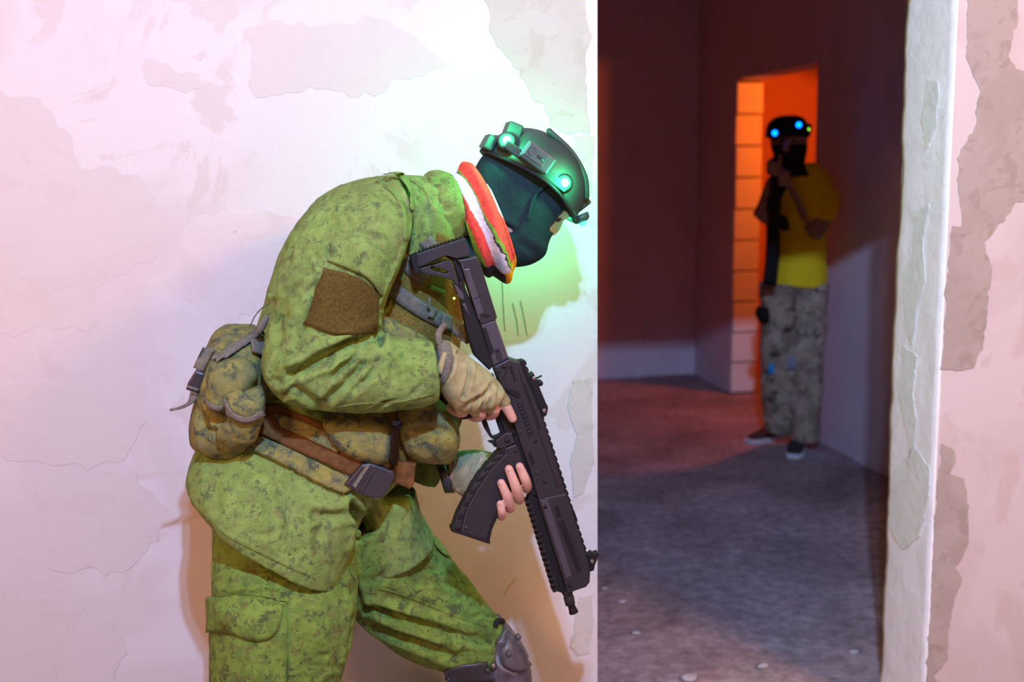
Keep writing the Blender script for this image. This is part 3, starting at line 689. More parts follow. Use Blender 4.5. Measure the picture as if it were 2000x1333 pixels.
sculpt(jm, [
    ([(540, 738), (585, 722), (640, 700), (690, 672), (735, 655)], 10, .020), ([(600, 704), (640, 686), (690, 664)], 7, .012),
    ([(545, 735), (570, 715), (600, 702)], 9, -.010),
    ([(625, 795), (665, 758), (700, 722), (722, 690)], 8, .012), ([(650, 735), (690, 700), (712, 676)], 7, .010), ([(680, 770), (720, 735), (745, 700)], 7, .008),
    ([(745, 690), (770, 720), (765, 760)], 9, .006), ([(575, 760), (600, 775), (640, 800)], 8, .007), ([(560, 725), (575, 750), (560, 770)], 8, .006),
    ([(745, 348), (782, 385), (800, 430), (795, 490), (765, 560), (748, 600)], 5, .010, 0),
    ([(655, 358), (615, 415), (572, 470), (540, 512), (533, 570)], 6, .010, 0), ([(600, 420), (568, 475), (556, 520)], 9, .010),
    ([(700, 360), (690, 420), (720, 470)], 14, .005), ([(640, 430), (680, 450), (730, 440)], 14, .004), ([(620, 560), (600, 620), (560, 680)], 14, .006), ([(560, 600), (545, 650), (540, 690)], 10, .006),
    ([(660, 460), (700, 455), (750, 470)], 6, .004), ([(735, 640), (745, 660), (742, 680)], 6, .012),
    ([(690, 985), (700, 1030), (694, 1090)], 7, .030), ([(560, 930), (555, 980), (565, 1030)], 6, .005), ([(600, 1000), (650, 1010), (690, 1000)], 9, .010),
    ([(440, 880), (420, 930), (425, 990)], 12, .005), ([(640, 1000), (620, 1060), (640, 1120)], 10, .005),
    ([(800, 380), (830, 400), (840, 420)], 6, .008), ([(820, 360), (835, 400), (838, 440)], 8, .006)])
def crinkle(me, regions, seed):
    rg = random.Random(seed); st = []
    for (x0, y0, x1, y1), ang_, n_, dep in regions:
        for _ in range(n_):
            x = rg.uniform(x0, x1); y = rg.uniform(y0, y1); a = math.radians(ang_ + rg.gauss(0, 24)); L = rg.uniform(18, 55); bend = rg.uniform(-8, 8)
            dx, dy = math.cos(a) * L / 2, -math.sin(a) * L / 2
            st.append(([(x - dx, y - dy), (x - dy * bend / L, y + dx * bend / L), (x + dx, y + dy)], rg.uniform(3.2, 7), dep * rg.uniform(-.5, 1.0)))
    sculpt(me, st)
crinkle(jm, [((560, 400, 790, 560), 60, 26, .0045), ((530, 560, 740, 680), 55, 16, .005), ((540, 680, 850, 800), 40, 40, .006), ((370, 880, 690, 1110), 70, 40, .0045), ((700, 970, 840, 1120), 75, 14, .005), ((800, 340, 880, 420), 100, 10, .004)], 5)
jacket = obj('jacket', jm, M['jacket'], person)
bj = bvh(jacket)
# --- trousers
nleg = [((410, 950), (700, 990), 2.22, .12), ((416, 1040), (700, 1100), 2.18, .12), ((414, 1150), (696, 1188), 2.13, .118), ((412, 1250), (684, 1264), 2.12, .112), ((410, 1335), (664, 1335), 2.12, .108), ((428, 1450), (640, 1450), 2.12, .098), ((446, 1600), (612, 1600), 2.13, .085), ((462, 1760), (592, 1760), 2.14, .07)]
fleg = [((810, 955), (640, 1060), 2.27, .12), ((832, 1030), (680, 1185), 2.29, .115), ((884, 1096), (728, 1240), 2.30, .105), ((934, 1156), (795, 1285), 2.30, .096), ((986, 1222), (872, 1318), 2.305, .088), ((1018, 1290), (888, 1380), 2.31, .08), ((1008, 1400), (866, 1440), 2.32, .076), ((960, 1560), (820, 1570), 2.34, .072), ((895, 1720), (785, 1725), 2.36, .062)]
tm = union('trousers', [loft(nleg), loft(fleg)], 0.0052, 4)
rumple(tm, 0.004, 8, (1.2, 1, 0.7), 14); rumple(tm, 0.0016, 24, (1, 1, 1), 19)
sculpt(tm, [
    ([(695, 1188), (740, 1196), (800, 1215), (880, 1238), (968, 1256)], 9, .016), ([(690, 1205), (750, 1230), (830, 1262), (900, 1292)], 9, .014),
    ([(720, 1140), (760, 1120), (800, 1080)], 8, .006), ([(740, 1160), (800, 1180), (860, 1190)], 10, .005),
    ([(700, 1190), (690, 1240), (680, 1333)], 7, .010), ([(430, 1100), (520, 1110), (600, 1130)], 10, .006), ([(420, 1170), (480, 1165), (540, 1160)], 8, .005), ([(430, 1190), (490, 1190), (560, 1178)], 6, .004),
    ([(560, 1200), (600, 1260), (610, 1333)], 16, .005), ([(500, 1280), (540, 1300), (560, 1340)], 12, .005), ([(690, 1150), (705, 1185), (720, 1200)], 8, .012)])
crinkle(tm, [((415, 1060, 690, 1330), 25, 46, .005), ((700, 1050, 980, 1300), -25, 44, .005)], 6)
trousers = obj('trousers', tm, M['trousers'], person)
bt = bvh(trousers); bjt = bvh(jacket, trousers)

# --- head frame: bowed forward
OH = P(1035, 400, YC); ang = math.radians(36.5)
HF = np.array([math.cos(ang), 0, -math.sin(ang)]); HU = np.array([math.sin(ang), 0, math.cos(ang)]); HS = np.array([0, -1.0, 0]); PXM = 975.0
def H(u, s, w_): return OH + HF * (u / PXM) + HS * (s / PXM) + HU * (w_ / PXM)
def head_loft(rows, n=40, m=5, inset=0.0):
    secs = []
    A = []; B = []; D = []
    for w_, ub, uf, hw in rows:
        A.append(H(uf - inset, 0, w_)); B.append(H(ub + inset, 0, w_)); D.append((hw - inset) / PXM)
    return loft([(a, b, None, d) for a, b, d in zip(A, B, D)], m, n, 0.88)
face = [(110, -70, 20, 40), (95, -105, 55, 62), (60, -126, 78, 74), (30, -134, 84, 77), (8, -135, 76, 77), (-18, -130, 72, 74), (-40, -122, 76, 70), (-66, -112, 85, 64), (-95, -104, 74, 56), (-118, -98, 52, 50), (-150, -96, 8, 52), (-185, -100, -8, 54)]
mk = union('balaclava', [head_loft(face)], 0.0040, 3)
V = get_v(mk); loc = (V - OH)
uu = loc @ HF * PXM; ww = loc @ HU * PXM; ss = loc @ HS * PXM
bm = bmesh.new(); bm.from_mesh(mk); bm.verts.ensure_lookup_table()
kill = [v for v in bm.verts if (uu[v.index] > 54 and -20 < ww[v.index] < 26 and abs(ss[v.index]) < 58) or ww[v.index] > 88 or ww[v.index] < -176]
bmesh.ops.delete(bm, geom=kill, context='VERTS'); bm.to_mesh(mk); bm.free()
sculpt(mk, [([(965, 430), (985, 445), (1005, 455)], 7, .006), ([(985, 470), (995, 490), (990, 515)], 6, .005), ([(940, 340), (960, 400), (990, 440)], 14, -.003), ([(1010, 470), (1040, 490), (1055, 500)], 8, .002)])
bal = obj('balaclava', mk, M['mask'], person); so = bal.modifiers.new('t', 'SOLIDIFY'); so.thickness = 0.003; so.offset = -1

# --- body: one skin surface with head, trunk, limbs; hands with five fingers each
def shrink(secs, f, fy):
    out = []
    for a, b, yc, ry in secs:
        a = np.array(a, float); b = np.array(b, float); c = (a + b) / 2
        out.append((tuple(c + (a - c) * f), tuple(c + (b - c) * f), yc, ry * fy))
    return out
nose = tube([H(68, 0, 14), H(72, 0, -8), H(68, 0, -20), H(62, 0, -30)], [8 / PXM, 9 / PXM, 9 / PXM, 7 / PXM], 4, 10)
headp = [head_loft(face, inset=4), nose, tube([H(74, 22, -58), H(79, 0, -56), H(74, -22, -58)], .005, 4, 8),
         ball(H(-20, 66, -6), 0.024, 8, (0.6, 0.25, 1.0)), ball(H(-20, -66, -6), 0.024, 8, (0.6, 0.25, 1.0))]
trunkp = [loft(shrink(torso, .84, .84)), loft(shrink(uarm[2:], .72, .7)), loft(shrink(farm, .62, .62)), loft(shrink(larm, .7, .7)), loft(shrink(nleg, .8, .8)), loft(shrink(fleg, .8, .8)),
          loft([((880, 400), (900, 470), YC, .055), ((930, 380), (960, 480), YC, .058), ((965, 370), (1010, 470), YC, .06)]),
          loft([((800, 700), (806, 768), 2.04, .03), ((870, 695), (868, 760), 2.045, .026), ((905, 705), (893, 772), 2.05, .028)]),
          loft([((850, 890), (835, 940), 2.26, .03), ((880, 892), (870, 936), 2.225, .026), ((915, 890), (895, 950), 2.18, .026)])]
body_low = union('body_low', trunkp, 0.0075, 3); hd = union('head', headp, 0.0030, 3)
Q = lambda *a: [P(p[0], p[1], p[2] + HD) for p in a]
def hl(secs, m, n): return loft([(a, b, y + HD, r_) for a, b, y, r_ in secs], m, n)
rh = [hl([((905, 700), (885, 778), 2.052, .026), ((940, 722), (905, 795), 2.055, .027), ((968, 748), (935, 800), 2.058, .024), ((978, 765), (950, 800), 2.06, .018)], 4, 20),
      tube(Q((964, 762, 2.058), (981, 785, 2.058), (992, 801, 2.060), (1001, 818, 2.0625)), [.0115, .0108, .0100, .0088], 5),
      tube(Q((955, 782, 2.052), (966, 800, 2.056), (958, 812, 2.085), (935, 806, 2.118)), [.0115, .011, .010, .009], 5),
      tube(Q((930, 790, 2.050), (940, 808, 2.056), (930, 816, 2.088), (908, 808, 2.118)), [.0112, .0105, .0098, .0088], 5),
      tube(Q((903, 788, 2.050), (906, 805, 2.056), (894, 806, 2.085), (878, 797, 2.105)), [.0105, .0098, .009, .008], 5),
      tube(Q((900, 722, 2.07), (930, 735, 2.115), (950, 755, 2.130), (962, 775, 2.132)), [.014, .0125, .011, .0095], 5)]
lh = [hl([((878, 890), (870, 938), 2.21, .024), ((910, 884), (890, 955), 2.18, .027), ((945, 884), (915, 972), 2.160, .024), ((985, 895), (945, 990), 2.150, .019), ((1010, 915), (970, 1005), 2.148, .014)], 4, 20),
      tube(Q((1000, 928, 2.148), (1026, 946, 2.135), (1030, 955, 2.098), (1026, 938, 2.071), (1015, 912, 2.0700)), [.0110, .0105, .0104, .0100, .0086], 6),
      tube(Q((985, 948, 2.148), (1008, 968, 2.135), (1014, 976, 2.098), (1008, 954, 2.0690), (994, 917, 2.0690)), [.0112, .0108, .0106, .0103, .0088], 6),
      tube(Q((970, 968, 2.148), (992, 986, 2.132), (996, 993, 2.098), (990, 970, 2.0695), (979, 944, 2.0700)), [.0108, .0103, .0101, .0097, .0084], 6),
      tube(Q((960, 985, 2.146), (976, 1004, 2.130), (980, 1009, 2.098), (980, 1000, 2.0725), (977, 985, 2.0720)), [.0098, .0093, .009, .0086, .0076], 6),
      tube(Q((935, 912, 2.16), (960, 905, 2.15), (985, 900, 2.14)), [.013, .011, .009], 5)]
rhm = union('rh', rh, 0.0018, 3); lhm = union('lh', lh, 0.0018, 3)
bm = bmesh.new()
for q in (body_low, hd, rhm, lhm): bm.from_mesh(q)
nf = len(bm.faces); mi = 0
me = bpy.data.meshes.new('body'); bm.to_mesh(me); bm.free()
body = obj('body', me, M['skin'], person)
me.polygons.foreach_set('use_smooth', [True] * len(me.polygons))
for nm, pa in (('nail', [(1013, 911), (992, 916), (977.5, 943), (976, 984)]),):
    for px, py in pa:
        c_ = lay(bvh(body), px + .6, py + 2, 0.0002); v, f = ball(c_, 0.0052, 8, (.62, .35, 1.0), Matrix.Rotation(math.radians(-24), 3, 'Y'))
        obj('nail', (v, f), M['nail'], body)
for s in (34, -34): obj('eye', ball(H(57, s, 5), 0.010, 8, (1, 1.3, .55)), M['eye'], body)

# --- gloves, fingerless
gm = union('glove', [hl([((856, 664), (852, 752), 2.043, .036), ((880, 668), (866, 774), 2.045, .040), ((912, 694), (882, 794), 2.05, .040), ((948, 720), (902, 806), 2.052, .038), ((976, 748), (925, 806), 2.055, .034), ((986, 766), (962, 800), 2.056, .024)], 5, 28),
                      tube(Q((958, 755, 2.052), (975, 776, 2.056), (984, 785, 2.058)), [.017, .0155, .0135], 4), tube(Q((945, 775, 2.05), (958, 796, 2.056)), [.016, .0145], 4), tube(Q((920, 785, 2.048), (930, 803, 2.055)), [.016, .0138], 4), tube(Q((895, 782, 2.048), (900, 800, 2.055)), [.014, .0125], 4)], 0.0032, 3)
sculpt(gm, [([(895, 690), (915, 705), (917, 735), (905, 775)], 4, .006, 0), ([(962, 750), (950, 770), (925, 785), (905, 800)], 5, .006), ([(960, 752), (958, 780), (950, 800)], 4, .005), ([(950, 765), (945, 785), (938, 802)], 4, .005), ([(935, 778), (925, 795), (918, 806)], 4, .005), ([(872, 740), (880, 725), (885, 700)], 4, .005), ([(968, 745), (976, 760), (974, 772)], 4, .004)])
glove = obj('glove', gm, M['glove'], person); bg = bvh(glove)
obj('wrist_strap', patch(bg, [(853, 664), (848, 700), (846, 730), (855, 750)], [(878, 672), (886, 705), (878, 735), (868, 748)], 14, 7, .004, .004, 2.04, bulge=0.004), M['web'], glove)
obj('hook_tab', patch(bg, [(864, 690), (857, 728)], [(872, 692), (864, 731)], 8, 4, .011, .002, 2.03), M['glove'], glove)
obj('pull_loop', tube(Q((858, 668, 2.03), (856, 655, 2.035), (862, 643, 2.05), (868, 636, 2.07)), .0065, 4, 8, flat=((0, 1, 0), .4)), M['web'], glove)
gm2 = union('glove', [hl([((882, 886), (872, 938), 2.215, .030), ((908, 880), (884, 956), 2.185, .034), ((942, 880), (908, 974), 2.162, .031), ((980, 890), (938, 990), 2.152, .026), ((1000, 908), (962, 1000), 2.150, .019)], 5, 28)], 0.0034, 3)
sculpt(gm2, [([(934, 882), (915, 915), (896, 955)], 3, .003, 0), ([(945, 885), (930, 915)], 6, .004)])
glove2 = obj('glove', gm2, M['glove2'], person)
obj('cuff_band', hl([((880, 884), (869, 938), 2.217, .0325), ((889, 882), (876, 946), 2.207, .034)], 3, 24), M['glove2'], glove2)
obj('watch', hl([((852, 905), (868, 962), 2.225, .044), ((866, 900), (888, 962), 2.215, .042)], 3, 24), M['plastic'], person, label='black glossy wrist band')

# --- neck scarf (own UVs: along the neck, and front to back)
sv, sf = loft([((872, 352), (930, 510), YC, .074), ((886, 340), (950, 534), YC, .082), ((905, 328), (968, 543), YC, .088), ((920, 325), (990, 543), YC, .089), ((930, 332), (1003, 526), YC, .084), ((936, 342), (1000, 505), YC, .076)], 7, 64, cap=False)
nr = len(sv) // 64
V = sv.copy()
for i in range(nr):
    for k in range(64):
        t = i / (nr - 1); a = 2 * math.pi * k / 64
        cen = sv[i * 64:(i + 1) * 64].mean(0); out = sv[i * 64 + k] - cen; out /= np.linalg.norm(out)
        fold = 0.006 * math.sin(t * 15 + 1.4 * math.sin(a * 1.0 + 0.6) + 0.8 * math.sin(2 * a)) + 0.003 * noise.noise(Vector((t * 9, a * 1.3, 3)))
        V[i * 64 + k] = sv[i * 64 + k] + out * fold * (0.4 + math.sin(math.pi * t))
me = bpy.data.meshes.new('neck_scarf'); me.from_pydata([tuple(v) for v in V], [], sf)
uvl = me.uv_layers.new(name='uv')
for p in me.polygons:
    for li in p.loop_indices:
        vi = me.loops[li].vertex_index; i, k = divmod(vi, 64)
        uvl.data[li].uv = (i / (nr - 1), 0.5 - 0.5 * math.cos(2 * math.pi * k / 64))
me.polygons.foreach_set('use_smooth', [True] * len(me.polygons))
scarf = obj('neck_scarf', me, M['scarf'], person); so = scarf.modifiers.new('t', 'SOLIDIFY'); so.thickness = 0.004
# --- collar of the jacket
cm = union('collar', [loft([((822, 352), (850, 500), YC, .108), ((840, 334), (872, 492), YC, .106), ((864, 331), (896, 476), YC, .100), ((886, 342), (906, 460), YC, .094)], 5, 40)], 0.0042, 2)
rumple(cm, 0.004, 22, (1, 1, 1), 5)
sculpt(cm, [([(842, 350), (848, 400), (845, 440), (828, 490)], 4, -.004, 0), ([(865, 400), (872, 410), (885, 402)], 5, .005), ([(855, 345), (862, 352), (870, 345)], 6, .006)])
collar = obj('collar', cm, M['jacket'], jacket)

# --- pieces sewn on the jacket
obj('velcro_patch', patch(bj, [(634, 524), (678, 535), (715, 552), (740, 578)], [(592, 632), (640, 650), (668, 655), (736, 648)], 26, 18, .006, .004), M['velcro'], jacket)
obj('pocket_flap', patch(bj, [(645, 475), (690, 470), (730, 480), (752, 500)], [(640, 510), (690, 530), (722, 548), (748, 588)], 20, 10, .007, .004, bulge=.003), M['jacket'], jacket)
obj('epaulette', patch(bj, [(745, 340), (775, 350), (795, 380), (800, 412)], [(762, 338), (792, 348), (806, 380), (806, 415)], 16, 5, .009, .004), M['jacket'], jacket)
obj('shoulder_seam', strap(bj, [(738, 352), (770, 375), (790, 415), (792, 470)], 10, .003, .004), M['jacket'], jacket)
for ln, wd in [([(398, 1006), (440, 1042), (520, 1084), (600, 1122), (650, 1146)], 9), ([(566, 900), (556, 960), (556, 1020), (566, 1085)], 5),
               ([(846, 676), (851, 720), (852, 776)], 13), ([(655, 480), (640, 520), (615, 590), (585, 660)], 4), ([(640, 800), (700, 790), (780, 785), (845, 770)], 4), ([(800, 350), (830, 372), (842, 400)], 4)]:
    obj('seam', strap(bj, ln, wd, .0012, .003, 30), M['jacket'], jacket)
for ln in ([(560, 1180), (566, 1260), (560, 1332)], [(742, 1150), (800, 1168), (880, 1200), (950, 1225)]):
    obj('seam', strap(bt, ln, 4, .0012, .003, 30), M['trousers'], trousers)
# cargo pocket on the near thigh and on the far one
cargo = obj('cargo_pocket', patch(bt, [(414, 1170), (480, 1168), (560, 1178)], [(412, 1400), (480, 1400), (560, 1395)], 16, 16, .008, .008, bulge=.008), M['trousers'], trousers)
obj('pocket_flap', patch(bt, [(414, 1165), (470, 1172), (552, 1185)], [(414, 1236), (450, 1236), (500, 1252), (540, 1236), (552, 1188)], 20, 9, .018, .004, bulge=.005), M['trousers'], trousers)
obj('pocket_flap', patch(bt, [(832, 1052), (870, 1090)], [(850, 1046), (882, 1088)], 8, 4, .006, .004, 2.3), M['trousers'], trousers)
obj('fly_button', ball(lay(bjt, 697, 1042, 0.004), .008, 8, (1, .4, 1)), M['trousers'], jacket)

# --- vest and webbing
vsec = [((560, 840), (806, 915), 2.23, .158), ((590, 770), (852, 850), 2.245, .156), ((620, 680), (890, 735), 2.265, .156), ((650, 560), (904, 612), 2.272, .160), ((690, 460), (905, 528), 2.272, .166), ((770, 400), (898, 480), YC + .02, .15)]
vm = union('vest', [loft(vsec)], 0.0058, 3); rumple(vm, 0.004, 14, (1, 1, 1), 3)
vest = obj('vest', vm, M['vest'], person); bv = bvh(vest)
for ln, wd in [([(725, 532), (760, 560), (800, 590), (840, 615), (880, 635), (920, 660)], 30), ([(745, 480), (775, 502), (800, 520), (830, 545)], 30), ([(770, 415), (795, 438), (815, 455), (845, 485)], 28)]:
    obj('webbing_strap', strap(bv, ln, wd, .006, .003, 22, 2.1), M['web'], vest)
obj('strap_keeper', strap(bv, [(838, 620), (848, 602)], 10, .011, .004, 8), M['web'], vest)
obj('strap_end', patch(bv, [(862, 612), (880, 618)], [(856, 640), (878, 648)], 6, 5, .012, .005), M['web'], vest)
obj('cloth_tie', strap(bv, [(838, 560), (852, 566), (866, 572)], 9, .008, .004, 8), M['jacket'], vest)
obj('cord_end', tube([lay(bv, 836, 584, .01), lay(bv, 834, 600, .012)], .003, 2, 8), M['web'], vest)
def pouch(name, outline, yc, half, mat, parent, bev=0.014, bulge=True):
    return obj(name, plate([outline], yc, half, bev), M[mat], parent)
def soft(name, secs, mat, parent, strokes=(), voxel=0.004, amp=0.003, freq=26, seed=0, ex=0.62):
    m_ = union(name, [loft(secs, 5, 36, ex)], voxel, 3); rumple(m_, amp, freq, (1, 1, 1), seed)
    if strokes: sculpt(m_, strokes)
    return obj(name, m_, M[mat], parent)
soft('pouch', [((735, 610), (800, 640), 2.10, .03), ((742, 650), (838, 668), 2.10, .045), ((745, 690), (850, 705), 2.11, .045), ((760, 720), (850, 730), 2.12, .03)], 'webcamo', vest, [([(790, 640), (800, 665), (795, 690)], 6, .008), ([(815, 660), (825, 680), (812, 700)], 6, .006)], seed=2)
soft('pouch', [((775, 790), (850, 775), 2.12, .04), ((772, 830), (890, 815), 2.12, .055), ((785, 875), (895, 868), 2.13, .055), ((805, 898), (880, 902), 2.14, .035)], 'webcamo', vest, [([(800, 840), (840, 835), (880, 850)], 7, .006), ([(860, 850), (855, 870), (862, 890)], 5, .004)], seed=3)
soft('pouch', [((858, 660), (905, 690), 2.15, .03), ((865, 700), (915, 705), 2.16, .04), ((860, 800), (905, 800), 2.17, .045), ((850, 850), (888, 850), 2.17, .03)], 'webcamo', vest, seed=4)
soft('pouch', [((640, 800), (745, 800), 2.09, .03), ((630, 830), (765, 835), 2.085, .045), ((650, 865), (765, 885), 2.085, .045), ((690, 890), (750, 905), 2.09, .03)], 'webcamo', vest, seed=5)
obj('side_strap', strap(bvh(vest, jacket), [(770, 800), (762, 850), (755, 900)], 14, .055, .004, 12), M['blackweb'], vest)
# belt: brown pad, camouflage band, buckle
bvj = bvh(vest, jacket)
belt = obj('belt', patch(bvj, [(488, 846), (570, 880), (640, 915), (700, 946)], [(484, 876), (560, 912), (630, 948), (668, 966)], 26, 6, .012, .008), M['webcamo'], person)
obj('belt_pad', patch(bvj, [(520, 790), (600, 815), (680, 850), (735, 880)], [(506, 846), (575, 880), (645, 912), (700, 938)], 26, 10, .010, .008, bulge=.004), M['brownpad'], belt)
obj('pad_print', patch(bvj, [(535, 805), (600, 828), (660, 855)], [(550, 835), (610, 862), (660, 885)], 20, 6, .019, .002), M['webcamo'], belt)
def slab(name, quad, y, half, mat, parent, bev=0.004): return obj(name, plate([quad], y, half, bev), M[mat], parent)
ybk = min(lay(bvj, 720, 930, 0)[1] - YS, 2.10) - 0.022
bk = slab('buckle', [(672, 944), (706, 905), (722, 902), (768, 918), (772, 930), (748, 968), (735, 972), (700, 962)], ybk, 0.012, 'plastic', belt)
slab('webbing_strap', [(650, 940), (688, 878), (706, 886), (672, 952)], ybk + .006, 0.004, 'web', belt, .0015)
slab('webbing_strap', [(634, 920), (664, 868), (676, 872), (648, 928)], ybk + .012, 0.004, 'brownpad', belt, .0015)
slab('buckle_bar', [(688, 948), (716, 908), (722, 911), (694, 954)], ybk - .012, 0.004, 'web', bk, .0015)
slab('buckle_bar', [(702, 958), (728, 916), (733, 918), (708, 962)], ybk - .012, 0.004, 'plastic', bk, .0015)
slab('belt_end', [(768, 900), (812, 905), (808, 945), (800, 955), (766, 940)], ybk + .03, 0.008, 'brownpad', belt, .003)

# --- knee pad on the far leg, boots
kp = union('knee_pad', [loft([((958, 1236), (984, 1214), 2.30, .075), ((938, 1285), (1012, 1248), 2.302, .092), ((918, 1312), (1032, 1290), 2.305, .097), ((905, 1345), (1036, 1330), 2.31, .095), ((900, 1400), (1030, 1385), 2.315, .09), ((905, 1440), (1010, 1435), 2.32, .075)], 5, 36, .85)], 0.0048, 3)
sculpt(kp, [([(990, 1240), (975, 1275), (982, 1300), (1005, 1312)], 4, .006, 0), ([(965, 1240), (950, 1270), (940, 1295)], 5, .004), ([(1008, 1312), (1026, 1330)], 4, .005)])
knee = obj('knee_pad', kp, M['pad'], person); bkn = bvh(knee, trousers)
obj('pad_cap', patch(bkn, [(992, 1248), (980, 1280), (986, 1300), (1000, 1308)], [(1008, 1246), (1026, 1276), (1034, 1300), (1022, 1312)], 16, 8, .006, .006, 2.28, bulge=.008), M['pad'], knee)
obj('pad_strap', patch(bkn, [(868, 1310), (900, 1300), (950, 1293)], [(878, 1345), (910, 1335), (968, 1330)], 14, 6, .008, .005, 2.22), M['plastic'], knee)
for px, py, m_ in ((961, 1301, 'screw'), (951, 1309, 'plastic'), (992, 1279, 'pad'), (1006, 1252, 'pad')):
    c = lay(bkn, px, py, .016, 2.22); obj('rivet', lathe(c, c + np.array([0, .012, 0]), [(0, .004), (.2, .0062), (1, .0062)], 14), M[m_], knee)
obj('pad_edge', tube([lay(bkn, 966, 1222, .006, 2.25), P(972, 1213, 2.27), P(982, 1214, 2.28)], .006, 3, 8), M['rubber'], knee)
def boot(ax, ay, mirror=1):
    up = loft([(np.array([ax - .05, ay, .30]), np.array([ax + .055, ay, .30]), None, .052), (np.array([ax - .05, ay, .18]), np.array([ax + .055, ay, .18]), None, .048), (np.array([ax - .055, ay, .10]), np.array([ax + .07, ay, .09]), None, .046), (np.array([ax - .06, ay, .03]), np.array([ax + .14, ay, .03]), None, .048)], 5, 28, .9)
    toe = loft([(np.array([ax, ay, .125]), np.array([ax, ay, .01]), None, .045), (np.array([ax + .09, ay, .095]), np.array([ax + .09, ay, .01]), None, .05), (np.array([ax + .16, ay, .07]), np.array([ax + .16, ay, .01]), None, .048), (np.array([ax + .205, ay, .045]), np.array([ax + .205, ay, .012]), None, .03)], 5, 24, .85)
    b = obj('boot', union('boot', [up, toe], 0.006, 3), M['boot'], person)
    sole = [(ax - .065, ay - .03), (ax - .04, ay - .045), (ax + .05, ay - .038), (ax + .13, ay - .055), (ax + .19, ay - .04), (ax + .215, ay), (ax + .19, ay + .04), (ax + .13, ay + .055), (ax + .05, ay + .038), (ax - .04, ay + .045), (ax - .065, ay + .03)]
    v = np.array([(x, y, z_) for z_ in (0, .03) for x, y in sole]); n = len(sole)
    f = [tuple(range(n - 1, -1, -1)), tuple(range(n, 2 * n))] + [(k, (k + 1) % n, n + (k + 1) % n, n + k) for k in range(n)]
    obj('sole', (v, f), M['sole'], b, bevel=.004)
an = P(527, 1760, 2.14); boot(an[0], 2.14 + YS); af = P(840, 1722, 2.36); boot(af[0] - .0, 2.36 + YS)

# ------------------------------------------------------------------ helmet with lamps
helmet = thing('helmet', 'dark tactical helmet with glowing green lamps on the stooping person', 'helmet', H(0, 0, 60))
hv = []; hf = []; NU, NW = 56, 18
for i in range(NW + 1):
    p = (math.pi / 2) * i / NW
    for k in range(NU):
        a = 2 * math.pi * k / NU; ca, sa = math.cos(a), math.sin(a)
        e = 0.9
        uc = -20; ru = (112 if ca > 0 else 122); rs_ = 101
        rim = 30 + 16 * math.exp(-((a - math.pi / 2) / .75) ** 2) + 16 * math.exp(-((a - 3 * math.pi / 2) / .75) ** 2) - (4 if ca > 0.6 else 0)
        top = 139
        cp = math.cos(p) ** 0.86
        hv.append(H(uc + ru * ca * cp, rs_ * sa * cp, rim + (top - rim) * math.sin(p) ** 0.98))
for i in range(NW):
    for k in range(NU):
        k2 = (k + 1) % NU; hf.append((i * NU + k, i * NU + k2, (i + 1) * NU + k2, (i + 1) * NU + k))
me = mesh_of('helmet_shell', (np.array(hv), hf)); shell = obj('helmet_shell', me, M['helmet'], helmet)
so = shell.modifiers.new('t', 'SOLIDIFY'); so.thickness = .006; so.offset = -1
obj('rim', tube([hv[k] for k in range(0, NU, 2)] + [hv[0]], .0045, 2, 8), M['rubber'], helmet)
def hbox(name, u, s, w_, su, ss_, sw, mat, parent=helmet, bev=.004, roll=0.0):
    c, s_ = math.cos(roll), math.sin(roll)
    R = np.stack([HF * c + HU * s_, HS, HU * c - HF * s_], 1)
    return obj(name, box(H(u, s, w_), (su / PXM, ss_ / PXM, sw / PXM), R), M[mat], parent, bevel=bev)
for sd in (1, -1):
    rail = hbox('side_rail', -50, sd * 99, 58, 150, 8, 18, 'helmet', bev=.003)
    mod = hbox('sensor_module', -58, sd * 104, 72, 64, 16, 38, 'module', bev=.004)
    hbox('module_panel', -64, sd * 113, 74, 44, 3, 26, 'module', mod, .001)
    c = H(-74, sd * 114.5, 74); obj('emblem_ring', tube([c + (HF * math.cos(t) + HU * math.sin(t)) * .0085 for t in np.linspace(0.5, 5.6, 12)], .0008, 1, 6, False), M['helmet'], mod)
    obj('emblem_mark', box(H(-54, sd * 115, 74), (16 / PXM, 2 / PXM, 5 / PXM), np.stack([HF, HS, HU], 1)), M['helmet'], mod)
    hbox('module_rib', -58, sd * 111, 56, 64, 6, 5, 'helmet', mod, .001)
def led(u, s, w_, nd, name='lamp_housing', power=0.5, lens='ledg', off=.022):
    nd = np.array(nd, float); nd /= np.linalg.norm(nd); c = H(u, s, w_)
    h_ = obj(name, lathe(c - nd * .012, c + nd * .004, [(0, .019), (.7, .018), (1, .013)], 20), M['helmet'], helmet)
    obj('lamp_lens', ball(c + nd * .0045, .0085, 8, (1, 1, 1)), M[lens], h_)
    pl = point_light('lamp_light', c + nd * off, (0.04, 1.0, 0.42), power, .006); put(pl, helmet)
    return h_
led(-122, 78, 66, HS * 0.9 - HF * .35 + HU * .2, power=0.95, off=.026); led(14, 96, 65, HS * 0.95 + HF * .1 + HU * .15, power=1.0, off=.026)
led(-122, -78, 66, -HS * 0.9 - HF * .35 + HU * .2, power=0.05); led(14, -96, 62, -HS * 0.45 + HF * .35 - HU * .85, power=3.0, off=.06)
led(104, 10, 36, HF * .8 - HU * .5 + HS * .1, 'front_lamp', 0.12, lens='ledf', off=.05)
hbox('rear_block', -118, 30, 92, 30, 56, 34, 'helmet', bev=.004, roll=.25)
hbox('rear_block', -142, 20, 48, 22, 60, 30, 'helmet', bev=.004, roll=.1)
hbox('front_mount', 84, 0, 62, 20, 40, 36, 'helmet', bev=.004, roll=-.3)
obj('crown_ridge', tube([H(-60, 40, 136), H(0, 46, 128), H(50, 44, 106), H(78, 36, 78)], .006, 4, 8), M['helmet'], helmet)
